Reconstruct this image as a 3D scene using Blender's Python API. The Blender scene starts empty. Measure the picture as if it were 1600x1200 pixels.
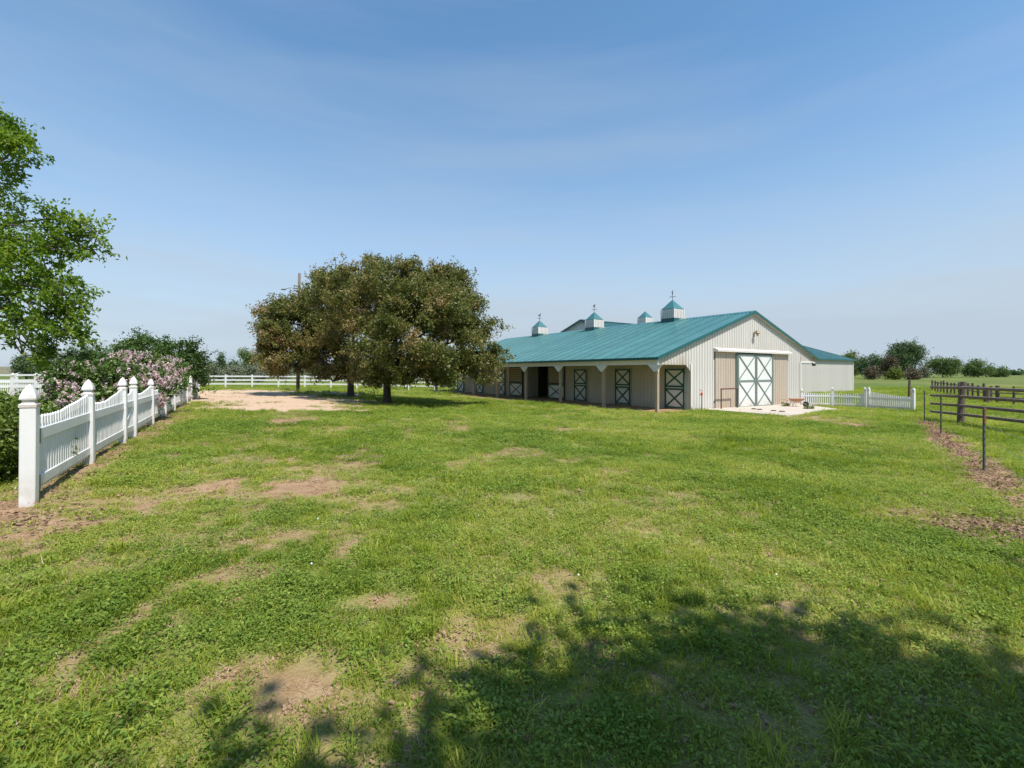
import bpy, math, random
import numpy as np
from mathutils import Vector, Matrix

random.seed(7)
RNG = np.random.default_rng(7)
R = math.radians
scene = bpy.context.scene
COL = scene.collection

# ------------------------------------------------------------------ camera
F, HZ, CZ = 711.0, 581.0, 1.5            # focal length and horizon row of the 1600x1200 photograph, eye height
cam_d = bpy.data.cameras.new('camera')
cam_d.sensor_width = 36.0
cam_d.lens = F / 1600 * 36.0
cam_d.shift_y = -(600 - HZ) / 1600.0
cam_d.clip_start = 0.05
cam_d.clip_end = 9000
cam = bpy.data.objects.new('camera', cam_d)
cam.location = (0, 0, CZ)
cam.rotation_euler = (R(90), 0, 0)
COL.objects.link(cam)
scene.camera = cam

# ------------------------------------------------------------------ sky, sun, exposure
SUN_EL = R(59)
SUN_DIR = Vector((0.64, -0.77, 0)).normalized()          # horizontal direction towards the sun
world = bpy.data.worlds.new('World')
scene.world = world
world.use_nodes = True
wn, wl = world.node_tree.nodes, world.node_tree.links
wn.clear()
w_out = wn.new('ShaderNodeOutputWorld')
w_bg = wn.new('ShaderNodeBackground')
w_bg.inputs['Strength'].default_value = 0.15
sky = wn.new('ShaderNodeTexSky')
sky.sky_type = 'NISHITA'
sky.sun_disc = False
sky.sun_elevation = SUN_EL
sky.sun_rotation = math.atan2(SUN_DIR.x, SUN_DIR.y)
sky.altitude = 1500
sky.air_density = 1.0
sky.dust_density = 0.6
sky.ozone_density = 1.0
# a thin cirrus veil and pale haze low down, drawn by direction, the same all round the sky
hsv = wn.new('ShaderNodeHueSaturation')
hsv.inputs['Hue'].default_value = 0.491
hsv.inputs['Saturation'].default_value = 1.25
hsv.inputs['Value'].default_value = 1.06
wl.new(sky.outputs['Color'], hsv.inputs['Color'])
tc = wn.new('ShaderNodeTexCoord')
mp = wn.new('ShaderNodeMapping')
mp.inputs['Rotation'].default_value = (0.15, 0.35, 0.5)
mp.inputs['Scale'].default_value = (0.7, 1.2, 6.5)
nz = wn.new('ShaderNodeTexNoise')
nz.inputs['Scale'].default_value = 1.4
nz.inputs['Detail'].default_value = 8
nz.inputs['Roughness'].default_value = 0.55
nz.inputs['Distortion'].default_value = 0.2
sep = wn.new('ShaderNodeSeparateXYZ')
wl.new(tc.outputs['Generated'], mp.inputs['Vector'])
wl.new(tc.outputs['Generated'], sep.inputs['Vector'])
wl.new(mp.outputs['Vector'], nz.inputs['Vector'])
rp = wn.new('ShaderNodeValToRGB')
els = rp.color_ramp.elements
els[0].position, els[0].color = 0.0, (0.97, 0.97, 0.97, 1)
els[1].position, els[1].color = 1.0, (0.06, 0.06, 0.06, 1)
for p_, v_ in ((0.10, 0.85), (0.20, 0.64), (0.30, 0.46), (0.40, 0.28), (0.55, 0.13)):
    els.new(p_).color = (v_, v_, v_, 1)
wl.new(sep.outputs['Z'], rp.inputs['Fac'])
mr = wn.new('ShaderNodeMapRange')
mr.inputs['From Min'].default_value = 0.40
mr.inputs['From Max'].default_value = 0.72
mr.inputs['To Min'].default_value = 0.0
mr.inputs['To Max'].default_value = 0.2
wl.new(nz.outputs['Fac'], mr.inputs['Value'])
ad = wn.new('ShaderNodeMath')
ad.operation = 'ADD'
ad.use_clamp = True
wl.new(rp.outputs['Color'], ad.inputs[0])
wl.new(mr.outputs['Result'], ad.inputs[1])
mx = wn.new('ShaderNodeMix')
mx.data_type = 'RGBA'
mx.inputs[7].default_value = (2.5, 2.95, 3.42, 1)
wl.new(ad.outputs[0], mx.inputs[0])
wl.new(hsv.outputs['Color'], mx.inputs[6])
wl.new(mx.outputs[2], w_bg.inputs['Color'])
wl.new(w_bg.outputs['Background'], w_out.inputs['Surface'])

sun_d = bpy.data.lights.new('sun', 'SUN')
sun_d.energy = 4.5
sun_d.angle = R(0.53)
sun_d.color = (1.0, 0.955, 0.89)
sun = bpy.data.objects.new('sun', sun_d)
sv = Vector((SUN_DIR.x * math.cos(SUN_EL), SUN_DIR.y * math.cos(SUN_EL), math.sin(SUN_EL)))
sun.rotation_euler = sv.to_track_quat('Z', 'Y').to_euler()
sun.location = sv * 60
COL.objects.link(sun)

scene.view_settings.view_transform = 'Standard'
scene.view_settings.look = 'None'
scene.view_settings.gamma = 1
scene.view_settings.use_curve_mapping = False
scene.view_settings.exposure = 0.5
scene.cycles.max_bounces = 6
scene.cycles.diffuse_bounces = 3
scene.cycles.transparent_max_bounces = 6
scene.cycles.use_denoising = True

# ------------------------------------------------------------------ materials
def mat(name, c1, c2=None, rough=0.6, scale=4.0, bump=0.0, bscale=40.0, metal=0.0, spec=0.5, coat=0.0,
        stretch=None, vary=0.0, dirt=None, dirt_h=0.35):
    m = bpy.data.materials.new(name)
    m.use_nodes = True
    n, l = m.node_tree.nodes, m.node_tree.links
    b = n['Principled BSDF']
    b.inputs['Roughness'].default_value = rough
    b.inputs['Metallic'].default_value = metal
    b.inputs['Specular IOR Level'].default_value = spec
    b.inputs['Coat Weight'].default_value = coat
    b.inputs['Coat Roughness'].default_value = 0.2
    b.inputs['Coat IOR'].default_value = 1.9
    c2 = c2 or c1
    t = n.new('ShaderNodeTexCoord')
    mpn = n.new('ShaderNodeMapping')
    if stretch:
        mpn.inputs['Scale'].default_value = stretch
    l.new(t.outputs['Object'], mpn.inputs['Vector'])
    nn = n.new('ShaderNodeTexNoise')
    nn.inputs['Scale'].default_value = scale
    nn.inputs['Detail'].default_value = 6
    nn.inputs['Roughness'].default_value = 0.62
    l.new(mpn.outputs['Vector'], nn.inputs['Vector'])
    cr = n.new('ShaderNodeValToRGB')
    cr.color_ramp.elements[0].position = 0.3
    cr.color_ramp.elements[1].position = 0.7
    cr.color_ramp.elements[0].color = (*c1, 1)
    cr.color_ramp.elements[1].color = (*c2, 1)
    l.new(nn.outputs['Fac'], cr.inputs['Fac'])
    col = cr.outputs['Color']
    if dirt:                                             # splashed soil low on the piece, ragged by noise
        sx = n.new('ShaderNodeSeparateXYZ')
        l.new(t.outputs['Object'], sx.inputs['Vector'])
        mr = n.new('ShaderNodeMapRange')
        mr.inputs['From Min'].default_value = dirt_h
        mr.inputs['From Max'].default_value = 0.0
        l.new(sx.outputs['Z'], mr.inputs['Value'])
        mu = n.new('ShaderNodeMath')
        mu.operation = 'MULTIPLY'
        mu.use_clamp = True
        l.new(mr.outputs['Result'], mu.inputs[0])
        sp = n.new('ShaderNodeMapRange')
        sp.inputs['From Min'].default_value = .38
        sp.inputs['From Max'].default_value = .68
        l.new(nn.outputs['Fac'], sp.inputs['Value'])
        l.new(sp.outputs['Result'], mu.inputs[1])
        md = n.new('ShaderNodeMix')
        md.data_type = 'RGBA'
        l.new(mu.outputs[0], md.inputs[0])
        l.new(col, md.inputs[6])
        md.inputs[7].default_value = (*dirt, 1)
        col = md.outputs[2]
    if vary:
        oi = n.new('ShaderNodeObjectInfo')
        hv = n.new('ShaderNodeHueSaturation')
        mr2 = n.new('ShaderNodeMapRange')
        mr2.inputs['To Min'].default_value = 1 - vary
        mr2.inputs['To Max'].default_value = 1 + vary
        l.new(oi.outputs['Random'], mr2.inputs['Value'])
        l.new(mr2.outputs['Result'], hv.inputs['Value'])
        l.new(col, hv.inputs['Color'])
        col = hv.outputs['Color']
    l.new(col, b.inputs['Base Color'])
    if bump:
        n2 = n.new('ShaderNodeTexNoise')
        n2.inputs['Scale'].default_value = bscale
        n2.inputs['Detail'].default_value = 4
        l.new(mpn.outputs['Vector'], n2.inputs['Vector'])
        bp = n.new('ShaderNodeBump')
        bp.inputs['Strength'].default_value = bump
        bp.inputs['Distance'].default_value = 0.02
        l.new(n2.outputs['Fac'], bp.inputs['Height'])
        l.new(bp.outputs['Normal'], b.inputs['Normal'])
    return m

def leaf_mat(name, dark, mid, light, trans=0.35, rough=0.5, instanced=False, spec=0.35):
    m = bpy.data.materials.new(name)
    m.use_nodes = True
    n, l = m.node_tree.nodes, m.node_tree.links
    b = n['Principled BSDF']
    b.inputs['Roughness'].default_value = rough
    b.inputs['Specular IOR Level'].default_value = spec
    a = n.new('ShaderNodeAttribute')
    a.attribute_name = 'tint'
    fac = a.outputs['Fac']
    if instanced:
        a2 = n.new('ShaderNodeAttribute')
        a2.attribute_type = 'INSTANCER'
        a2.attribute_name = 'shade'
        ad = n.new('ShaderNodeMath')
        ad.operation = 'ADD'
        l.new(fac, ad.inputs[0])
        l.new(a2.outputs['Fac'], ad.inputs[1])
        fac = ad.outputs[0]
    cr = n.new('ShaderNodeValToRGB')
    cr.color_ramp.elements[0].color = (*dark, 1)
    cr.color_ramp.elements[1].color = (*light, 1)
    e = cr.color_ramp.elements.new(0.5)
    e.color = (*mid, 1)
    l.new(fac, cr.inputs['Fac'])
    l.new(cr.outputs['Color'], b.inputs['Base Color'])
    tr = n.new('ShaderNodeBsdfTranslucent')
    hs = n.new('ShaderNodeHueSaturation')
    hs.inputs['Value'].default_value = 1.25
    hs.inputs['Saturation'].default_value = 1.1
    l.new(cr.outputs['Color'], hs.inputs['Color'])
    l.new(hs.outputs['Color'], tr.inputs['Color'])
    mxs = n.new('ShaderNodeMixShader')
    mxs.inputs[0].default_value = trans
    l.new(b.outputs['BSDF'], mxs.inputs[1])
    l.new(tr.outputs['BSDF'], mxs.inputs[2])
    l.new(mxs.outputs['Shader'], n['Material Output'].inputs['Surface'])
    return m

M = {}
M['siding'] = mat('siding', (.51, .485, .44), (.565, .54, .495), .45, 2.5, vary=.035, stretch=(1, 1, .25), dirt=(.34, .25, .17), dirt_h=.7)
M['tan_siding'] = mat('tan_siding', (.40, .335, .255), (.455, .385, .30), .5, 2.5, vary=.03, stretch=(1, 1, .25), dirt=(.36, .22, .13), dirt_h=.9)
M['porch_siding'] = mat('porch_siding', (.46, .41, .335), (.52, .465, .39), .55, 2.0, vary=.03, stretch=(1, 1, .25), dirt=(.3, .22, .15), dirt_h=.7)
M['roof'] = mat('roof_metal', (.036, .140, .130), (.060, .182, .168), .36, .9, vary=.09, spec=.5, coat=.75, stretch=(1, 1, .3))
M['teal_trim'] = mat('teal_trim', (.012, .085, .085), (.016, .10, .10), .4, 3)
M['trim_white'] = mat('trim_white', (.62, .595, .54), (.68, .65, .60), .5, 3, vary=.02)
M['vinyl'] = mat('vinyl', (.655, .65, .635), (.71, .70, .685), .38, 3, vary=.025, dirt=(.36, .27, .17), dirt_h=.42)
M['door_white'] = mat('door_white', (.60, .61, .575), (.67, .68, .645), .5, 4, vary=.02, dirt=(.4, .33, .24), dirt_h=.6)
M['green_grey'] = mat('green_grey', (.125, .175, .15), (.165, .21, .185), .6, 8)  # paler, greyer green than the porch door boards
M['green_board'] = mat('green_board', (.012, .062, .045), (.02, .085, .06), .5, 8)
M['post_wood'] = mat('post_wood', (.30, .23, .155), (.42, .33, .235), .85, 6, bump=.4, bscale=20, stretch=(6, 6, .6))
M['slat_wood'] = mat('slat_wood', (.26, .23, .14), (.36, .31, .20), .8, 6, stretch=(6, .6, 6))
M['old_wood'] = mat('old_wood', (.085, .06, .045), (.16, .12, .09), .9, 7, bump=.6, bscale=16, stretch=(5, 5, .6), vary=.12)
M['rail_wood'] = mat('rail_wood', (.13, .095, .07), (.23, .175, .135), .9, 7, bump=.6, bscale=16, vary=.15)
M['pole_wood'] = mat('pole_wood', (.10, .085, .07), (.17, .145, .12), .9, 6, bump=.4, stretch=(6, 6, .4))
M['bark'] = mat('bark', (.045, .034, .026), (.12, .095, .075), .95, 9, bump=1.0, bscale=14, stretch=(3, 3, .8))
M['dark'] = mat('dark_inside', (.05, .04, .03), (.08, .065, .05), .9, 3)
M['concrete'] = mat('concrete', (.42, .355, .285), (.52, .45, .37), .85, 1.6, bump=.25, bscale=30)
M['steel'] = mat('steel_post', (.07, .09, .08), (.13, .14, .12), .6, 9, metal=.3)
M['rust'] = mat('rust', (.13, .055, .03), (.24, .12, .07), .85, 14)
M['brown_pipe'] = mat('brown_pipe', (.085, .03, .02), (.14, .055, .035), .6, 12)
M['red'] = mat('red_paint', (.42, .05, .03), (.5, .08, .05), .5, 9)
M['orange'] = mat('orange_tray', (.42, .19, .105), (.50, .25, .14), .6, 9)
M['black'] = mat('black_metal', (.012, .012, .012), (.02, .02, .02), .5, 9)
M['bronze'] = mat('bronze', (.20, .13, .06), (.27, .18, .09), .45, 9, metal=.6)
M['glass'] = mat('lamp_glass', (.55, .5, .42), (.6, .55, .46), .2, 9)
M['wire'] = mat('wire', (.22, .22, .21), (.3, .29, .27), .5, 9, metal=.7)
M['stone'] = mat('stone', (.42, .38, .33), (.55, .51, .45), .9, 6, bump=.5, vary=.1)
M['dung'] = mat('dung', (.07, .05, .03), (.12, .09, .06), .95, 20, bump=.8)
M['hill'] = mat('hill', (.105, .12, .055), (.20, .165, .10), .95, .02)
M['straw'] = leaf_mat('straw', (.26, .17, .095), (.40, .28, .165), (.52, .40, .25), .15, .7, instanced=True)
M['grass'] = leaf_mat('grass', (.115, .175, .018), (.262, .330, .040), (.50, .47, .12), .45, .65, instanced=True, spec=.12)
M['weed'] = leaf_mat('weed', (.095, .16, .024), (.195, .285, .046), (.36, .41, .09), .40, .6, instanced=True, spec=.15)
M['apple_leaf'] = leaf_mat('apple_leaf', (.072, .098, .020), (.178, .186, .046), (.36, .225, .11), .36, .4)
M['ash_leaf'] = leaf_mat('ash_leaf', (.065, .135, .014), (.18, .275, .034), (.35, .42, .07), .52, .4)
M['lilac_leaf'] = leaf_mat('lilac_leaf', (.038, .08, .016), (.095, .155, .032), (.19, .245, .06), .25, .4)
M['lilac_flower'] = leaf_mat('lilac_flower', (.50, .33, .36), (.70, .52, .53), (.82, .70, .68), .25, .6)
M['shrub_leaf'] = leaf_mat('shrub_leaf', (.022, .058, .013), (.06, .115, .024), (.12, .185, .042), .25, .4)
M['hedge_leaf'] = leaf_mat('hedge_leaf', (.045, .08, .012), (.12, .175, .026), (.24, .29, .06), .3, .4)
M['dark_leaf'] = leaf_mat('dark_leaf', (.034, .07, .028), (.085, .14, .05), (.15, .21, .075), .2, .5)
M['mid_leaf'] = leaf_mat('mid_leaf', (.055, .10, .028), (.12, .18, .05), (.20, .26, .08), .25, .5)
M['olive_leaf'] = leaf_mat('olive_leaf', (.12, .135, .085), (.21, .225, .145), (.30, .31, .21), .2, .6)
M['yellow_leaf'] = leaf_mat('yellow_leaf', (.07, .10, .015), (.14, .18, .025), (.24, .28, .05), .3, .5)
M['brown_leaf'] = leaf_mat('brown_leaf', (.075, .065, .035), (.13, .105, .06), (.2, .16, .095), .2, .6)
M['litter'] = leaf_mat('litter', (.09, .05, .03), (.20, .12, .07), (.36, .25, .16), .1, .8)
M['clod'] = mat('clod', (.20, .115, .06), (.42, .29, .18), .95, 30)
M['petal'] = mat('petal', (.75, .75, .7), (.8, .8, .75), .6)

# ------------------------------------------------------------------ mesh helpers
class MB:
    def __init__(s):
        s.v, s.f = [], []
    def add(s, vs, fs):
        o = len(s.v)
        s.v += [tuple(v) for v in vs]
        s.f += [tuple(i + o for i in f) for f in fs]
        return s
    def box(s, c, d, rz=0.0, taper=1.0):
        cx, cy, cz = c
        x, y, z = d[0] / 2, d[1] / 2, d[2] / 2
        ca, sa = math.cos(rz), math.sin(rz)
        vs = []
        for k, t in ((-z, 1), (z, taper)):
            for (a, b) in ((-x, -y), (x, -y), (x, y), (-x, y)):
                a *= t; b *= t
                vs.append((cx + a * ca - b * sa, cy + a * sa + b * ca, cz + k))
        return s.add(vs, [(3, 2, 1, 0), (4, 5, 6, 7), (0, 1, 5, 4), (1, 2, 6, 5), (2, 3, 7, 6), (3, 0, 4, 7)])
    def bar(s, p, q, w, h, up=(0, 0, 1)):
        p, q = Vector(p), Vector(q)
        d = (q - p).normalized()
        up = Vector(up)
        if abs(d.dot(up)) > .98:
            up = Vector((0, 1, 0))
        a = d.cross(up).normalized()
        b = a.cross(d).normalized()
        vs = []
        for e in (p, q):
            for (i, j) in ((-1, -1), (1, -1), (1, 1), (-1, 1)):
                vs.append(e + a * (i * w / 2) + b * (j * h / 2))
        return s.add(vs, [(3, 2, 1, 0), (4, 5, 6, 7), (0, 1, 5, 4), (1, 2, 6, 5), (2, 3, 7, 6), (3, 0, 4, 7)])
    def tube(s, pts, rad, n=7, cap=True):
        pts = [Vector(p) for p in pts]
        rad = rad if hasattr(rad, '__len__') else [rad] * len(pts)
        vs, fs = [], []
        for i, p in enumerate(pts):
            d = (pts[min(i + 1, len(pts) - 1)] - pts[max(i - 1, 0)])
            d = d.normalized() if d.length > 1e-6 else Vector((0, 0, 1))
            a = d.cross(Vector((0, 0, 1)) if abs(d.z) < .95 else Vector((1, 0, 0))).normalized()
            b = d.cross(a)
            for k in range(n):
                t = 2 * math.pi * k / n
                vs.append(p + (a * math.cos(t) + b * math.sin(t)) * rad[i])
        for i in range(len(pts) - 1):
            for k in range(n):
                k2 = (k + 1) % n
                fs.append((i * n + k, i * n + k2, (i + 1) * n + k2, (i + 1) * n + k))
        if cap:
            fs.append(tuple(range(n - 1, -1, -1)))
            fs.append(tuple(range((len(pts) - 1) * n, len(pts) * n)))
        return s.add(vs, fs)
    def rings(s, c, prof, n=4, rot=math.pi / 4):
        """stack of regular rings (radius, z); n=4 gives a square cap"""
        vs, fs = [], []
        for (r, z) in prof:
            for k in range(n):
                t = rot + 2 * math.pi * k / n
                vs.append((c[0] + r * math.cos(t), c[1] + r * math.sin(t), c[2] + z))
        for i in range(len(prof) - 1):
            for k in range(n):
                k2 = (k + 1) % n
                fs.append((i * n + k, i * n + k2, (i + 1) * n + k2, (i + 1) * n + k))
        fs.append(tuple(range(n - 1, -1, -1)))
        fs.append(tuple(range((len(prof) - 1) * n, len(prof) * n)))
        return s.add(vs, fs)
    def poly(s, pts, off):
        """flat outline given thickness along the vector off"""
        n = len(pts)
        off = Vector(off)
        a = [Vector(p) for p in pts]
        vs = a + [p + off for p in a]
        fs = [tuple(range(n - 1, -1, -1)), tuple(range(n, 2 * n))]
        for i in range(n):
            j = (i + 1) % n
            fs.append((i, j, n + j, n + i))
        return s.add(vs, fs)
    def mesh(s, name, m, smooth=False):
        me = bpy.data.meshes.new(name)
        me.from_pydata(s.v, [], s.f)
        me.materials.append(m)
        if smooth:
            me.polygons.foreach_set('use_smooth', [True] * len(me.polygons))
        me.update()
        return me
    def build(s, name, m, parent=None, smooth=False, loc=None, bevel=0.0):
        o = bpy.data.objects.new(name, s.mesh(name, m, smooth))
        COL.objects.link(o)
        if parent:
            o.parent = parent
        if loc is not None:
            o.location = loc
        if bevel:
            bv = o.modifiers.new('bevel', 'BEVEL')
            bv.width = bevel
            bv.segments = 1
        return o

def tag(o, label=None, cat=None, group=None, kind=None):
    if label: o['label'] = label
    if cat: o['category'] = cat
    if group: o['group'] = group
    if kind: o['kind'] = kind
    return o

def empty(name, loc, rz=0.0, label=None, cat=None, group=None):
    o = bpy.data.objects.new(name, None)
    o.empty_display_size = .2
    o.location = loc
    o.rotation_euler = (0, 0, rz)
    COL.objects.link(o)
    return tag(o, label, cat, group)

def inst(name, me, parent=None, loc=(0, 0, 0), rz=0.0, scale=(1, 1, 1)):
    o = bpy.data.objects.new(name, me)
    COL.objects.link(o)
    o.parent = parent
    o.location = loc
    o.rotation_euler = (0, 0, rz)
    o.scale = scale
    return o

def np_mesh(name, V, tris, m, tint=None, smooth=False):
    me = bpy.data.meshes.new(name)
    nv, nt = len(V), len(tris)
    me.vertices.add(nv)
    me.vertices.foreach_set('co', np.ascontiguousarray(V, dtype=np.float32).ravel())
    me.loops.add(nt * 3)
    me.loops.foreach_set('vertex_index', np.ascontiguousarray(tris, dtype=np.int32).ravel())
    me.polygons.add(nt)
    me.polygons.foreach_set('loop_start', np.arange(0, nt * 3, 3, dtype=np.int32))
    me.polygons.foreach_set('loop_total', np.full(nt, 3, dtype=np.int32))
    me.update(calc_edges=True)
    if tint is not None:
        a = me.attributes.new('tint', 'FLOAT', 'POINT')
        a.data.foreach_set('value', np.ascontiguousarray(tint, dtype=np.float32))
    if smooth:
        me.polygons.foreach_set('use_smooth', np.ones(nt, dtype=bool))
    me.materials.append(m)
    return me

# ------------------------------------------------------------------ terrain
def _hash(ix, iy, seed):
    v = np.sin(ix * 127.1 + iy * 311.7 + seed * 74.7) * 43758.5453
    return v - np.floor(v)

def vnoise(x, y, seed=0):
    x, y = np.asarray(x, float), np.asarray(y, float)
    ix, iy = np.floor(x), np.floor(y)
    fx, fy = x - ix, y - iy
    fx, fy = fx * fx * (3 - 2 * fx), fy * fy * (3 - 2 * fy)
    a, b = _hash(ix, iy, seed), _hash(ix + 1, iy, seed)
    c, d = _hash(ix, iy + 1, seed), _hash(ix + 1, iy + 1, seed)
    return (a * (1 - fx) + b * fx) * (1 - fy) + (c * (1 - fx) + d * fx) * fy

def fbm(x, y, s, seed=0, octv=4):
    t, amp, tot = 0, 1.0, 0
    for k in range(octv):
        t = t + vnoise(x * s * 2 ** k + 17 * k, y * s * 2 ** k - 9 * k, seed + k) * amp
        tot += amp
        amp *= .55
    return t / tot

def sstep(a, b, x):
    t = np.clip((x - a) / (b - a), 0, 1)
    return t * t * (3 - 2 * t)

UX, VX = Vector((.834, .552, 0)), Vector((-.552, .834, 0))     # across and along the barn
BO = Vector((6.92, 21.66, CZ - 1.95))                            # foot of its near corner post
def bw(u, v, z=0.0):
    return BO + UX * u + VX * v + Vector((0, 0, z))

# eye height above the ground at places measured in the photograph (x, y, drop, reach)
CTRL = [(-5.0, 4.7, 1.385, 2.5), (-6.2, 6.7, 1.36, 2.5), (-7.4, 8.6, 1.345, 2.5), (-9.2, 11.6, 1.36, 4), (-13, 18, 1.38, 5),
        (-17, 24, 1.42, 6), (-25, 27, 1.44, 6), (-29, 45, 1.6, 10), (-12, 46, 1.68, 9), (0, 3, 1.5, 4), (0, 9, 1.58, 4), (-2, 15, 1.7, 5),
        (-6, 26, 1.78, 5), (-11, 31, 1.74, 5), (6, 4, 1.62, 4), (8.5, 8.2, 1.8, 4), (12.3, 13, 1.85, 4), (6, 13, 1.8, 4),
        (15, 16.5, 1.88, 4), (17, 15, 1.93, 5), (20, 24, 2.05, 5), (30, 28, 2.05, 8), (40, 44, 2.1, 12), (60, 60, 2.15, 25),
        (0, -12, 1.45, 8), (-25, 0, 1.4, 10), (25, 0, 1.8, 10)]
for v_ in (0, 6, 12, 18, 25):
    for u_ in (-2.5, .5, 5):
        p_ = bw(u_, v_); CTRL.append((p_.x, p_.y, 1.95, 3.5))
for u_, d_ in ((4, 2.02), (8, 2.05), (12, 2.08), (15, 2.1)):
    p_ = bw(u_, -1.5); CTRL.append((p_.x, p_.y, d_, 3))
CT = np.array(CTRL)

def terrain(x, y):
    x, y = np.asarray(x, float), np.asarray(y, float)
    num = np.zeros_like(x) + 2.0 * 1e-4
    den = np.zeros_like(x) + 1e-4
    for (cx, cy, h, s) in CTRL:
        w = np.exp(-((x - cx) ** 2 + (y - cy) ** 2) / (2 * (s * .9) ** 2)) / s
        num = num + w * h
        den = den + w
    return CZ - num / den

def tz(x, y):
    return float(terrain(np.array([x]), np.array([y]))[0])

def gp(px, py):
    """ground point seen at a pixel of the photograph"""
    h = 1.7
    for _ in range(30):
        Y = F * h / (py - HZ)
        X = (px - 800) / F * Y
        h = .5 * h + .5 * (CZ - tz(X, Y))
    return Vector((X, Y, tz(X, Y)))

def at(px, py, Y):
    return Vector(((px - 800) / F * Y, Y, CZ - (py - HZ) / F * Y))

# bare-soil patches (centre pixel, half-width px, half-height px, weight)
PATCH = []
for (px, py, rx, ry, wgt) in [(470, 762, 48, 17, 1.0), (345, 761, 34, 8, .75), (222, 790, 22, 12, .9), (455, 657, 30, 6, .8), (450, 650, 40, 5, .35),
                               (80, 825, 60, 22, .75), (20, 800, 60, 30, .7), (270, 770, 26, 8, .5), (385, 690, 60, 8, .25), (585, 945, 40, 22, .75), (470, 1085, 60, 30, .6), (410, 1060, 40, 20, .55),
                               (720, 1000, 50, 30, .45), (790, 985, 40, 20, .4), (330, 1080, 30, 30, .45), (880, 905, 60, 20, .35), (1230, 950, 40, 14, .4), (1255, 1005, 40, 10, .4), (225, 960, 18, 60, .45), (100, 1080, 30, 30, .35), (1310, 661, 30, 6, .55), (1290, 655, 40, 5, .4),
                               (1520, 820, 60, 25, .5), (1600, 830, 50, 20, .6), (300, 845, 120, 14, .35), (160, 880, 80, 20, .4)]:
    c = gp(px, py)
    wgt = min(1.0, wgt * 1.4)
    PATCH.append((c.x, c.y, rx / F * c.y, max((gp(px, py - ry).y - gp(px, py + ry).y) / 2, .1), wgt))

FENCE_A, FENCE_B = gp(45, 789), gp(304, 622)
WIRE_A, WIRE_B = gp(1540, 738), gp(1445, 659)

def seg_dist(x, y, a, b):
    dx, dy = b.x - a.x, b.y - a.y
    L = dx * dx + dy * dy
    t = ((x - a.x) * dx + (y - a.y) * dy) / L
    tcl = np.clip(t, -.35, 1.0)
    return np.hypot(x - a.x - tcl * dx, y - a.y - tcl * dy), t

DRV = [(gp(395, 624), 8.0, 5.2, .1), (gp(360, 617), 8.0, 5.0, 0), (gp(455, 632), 3.6, 2.4, 0), (gp(330, 612), 7, 6, 0), (gp(430, 638), 3.6, 2.0, 0)]

def masks(x, y):
    """bare soil, driveway, dryness, lushness at ground points"""
    x, y = np.asarray(x, float), np.asarray(y, float)
    n1, n2 = fbm(x, y, 1.1, 3), fbm(x, y, 5.5, 11)
    rag = (n1 - .5) * 1.2 + (n2 - .5) * 1.9
    dirt = np.zeros_like(x)
    for (cx, cy, rx, ry, wgt) in PATCH:
        e = np.hypot((x - cx) / rx, (y - cy) / ry) * .8
        dirt = np.maximum(dirt, wgt * (1 - sstep(.55, 1.25, e + rag * .8)))
    drive = np.zeros_like(x)
    for (c, rx, ry, s) in DRV:
        e = np.hypot((x - c.x) / rx, (y - c.y) / ry)
        drive = np.maximum(drive, 1 - sstep(.6, 1.15, e + rag * .6))
    lx = np.clip((y - 33) / 20, 0, 1)
    # trodden line beside the two fences, worn porch floor
    d, t = seg_dist(x, y, FENCE_A, FENCE_B)
    dirt = np.maximum(dirt, .8 * (1 - sstep(.10, .75, d + rag * .75)))
    d, t = seg_dist(x, y, WIRE_A, WIRE_B)
    dirt = np.maximum(dirt, 1.0 * (1 - sstep(.08, .46, np.abs(d - .05) + rag * .42)))
    ru, rv = x - BO.x, y - BO.y
    u, v = ru * UX.x + rv * UX.y, ru * VX.x + rv * VX.y
    porch = sstep(-.45, .1, u + rag * .4) * (1 - sstep(2.6, 2.7, u)) * sstep(-.3, .1, v + rag * .3) * (1 - sstep(26, 26.5, v))
    dirt = np.maximum(dirt, porch)
    dirt = np.maximum(dirt, .8 * (1 - sstep(.6, 1.1, np.hypot((u + .3) / 1.3, (v - 15) / 5.5) + rag * .6)))
    for tr in (gp(605, 630), gp(548, 620)):
        dirt = np.maximum(dirt, .7 * (1 - sstep(.5, 1.6, np.hypot(x - tr.x, y - tr.y) + rag)))
    base = fbm(x, y, .55, 21) * .5 + fbm(x, y, 2.2, 31) * .5
    thin = sstep(.51, .66, base) * .62
    dirt = np.maximum(dirt, thin * (1 - sstep(25, 40, y)) * (1 - .6 * sstep(-2.5, 2.5, x - .25 * y)))
    dry = np.clip(sstep(.40, .66, fbm(x, y * 1.3, .22, 41)) * .75 + sstep(.45, .68, fbm(x, y, .9, 45)) * .6 + .25 * sstep(10, 26, y) * sstep(.4, .6, fbm(x, y * 2, .12, 47)), 0, 1)
    lush = sstep(.45, .68, fbm(x, y, .35, 51))
    return np.clip(dirt, 0, 1), drive, dry, lush

def rough_z(x, y):
    near = 1 - sstep(18, 40, np.hypot(x, y))
    return (fbm(x, y, .8, 61, 3) - .5) * .09 * near + (fbm(x, y, 3.5, 65, 3) - .5) * .035 * near

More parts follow.
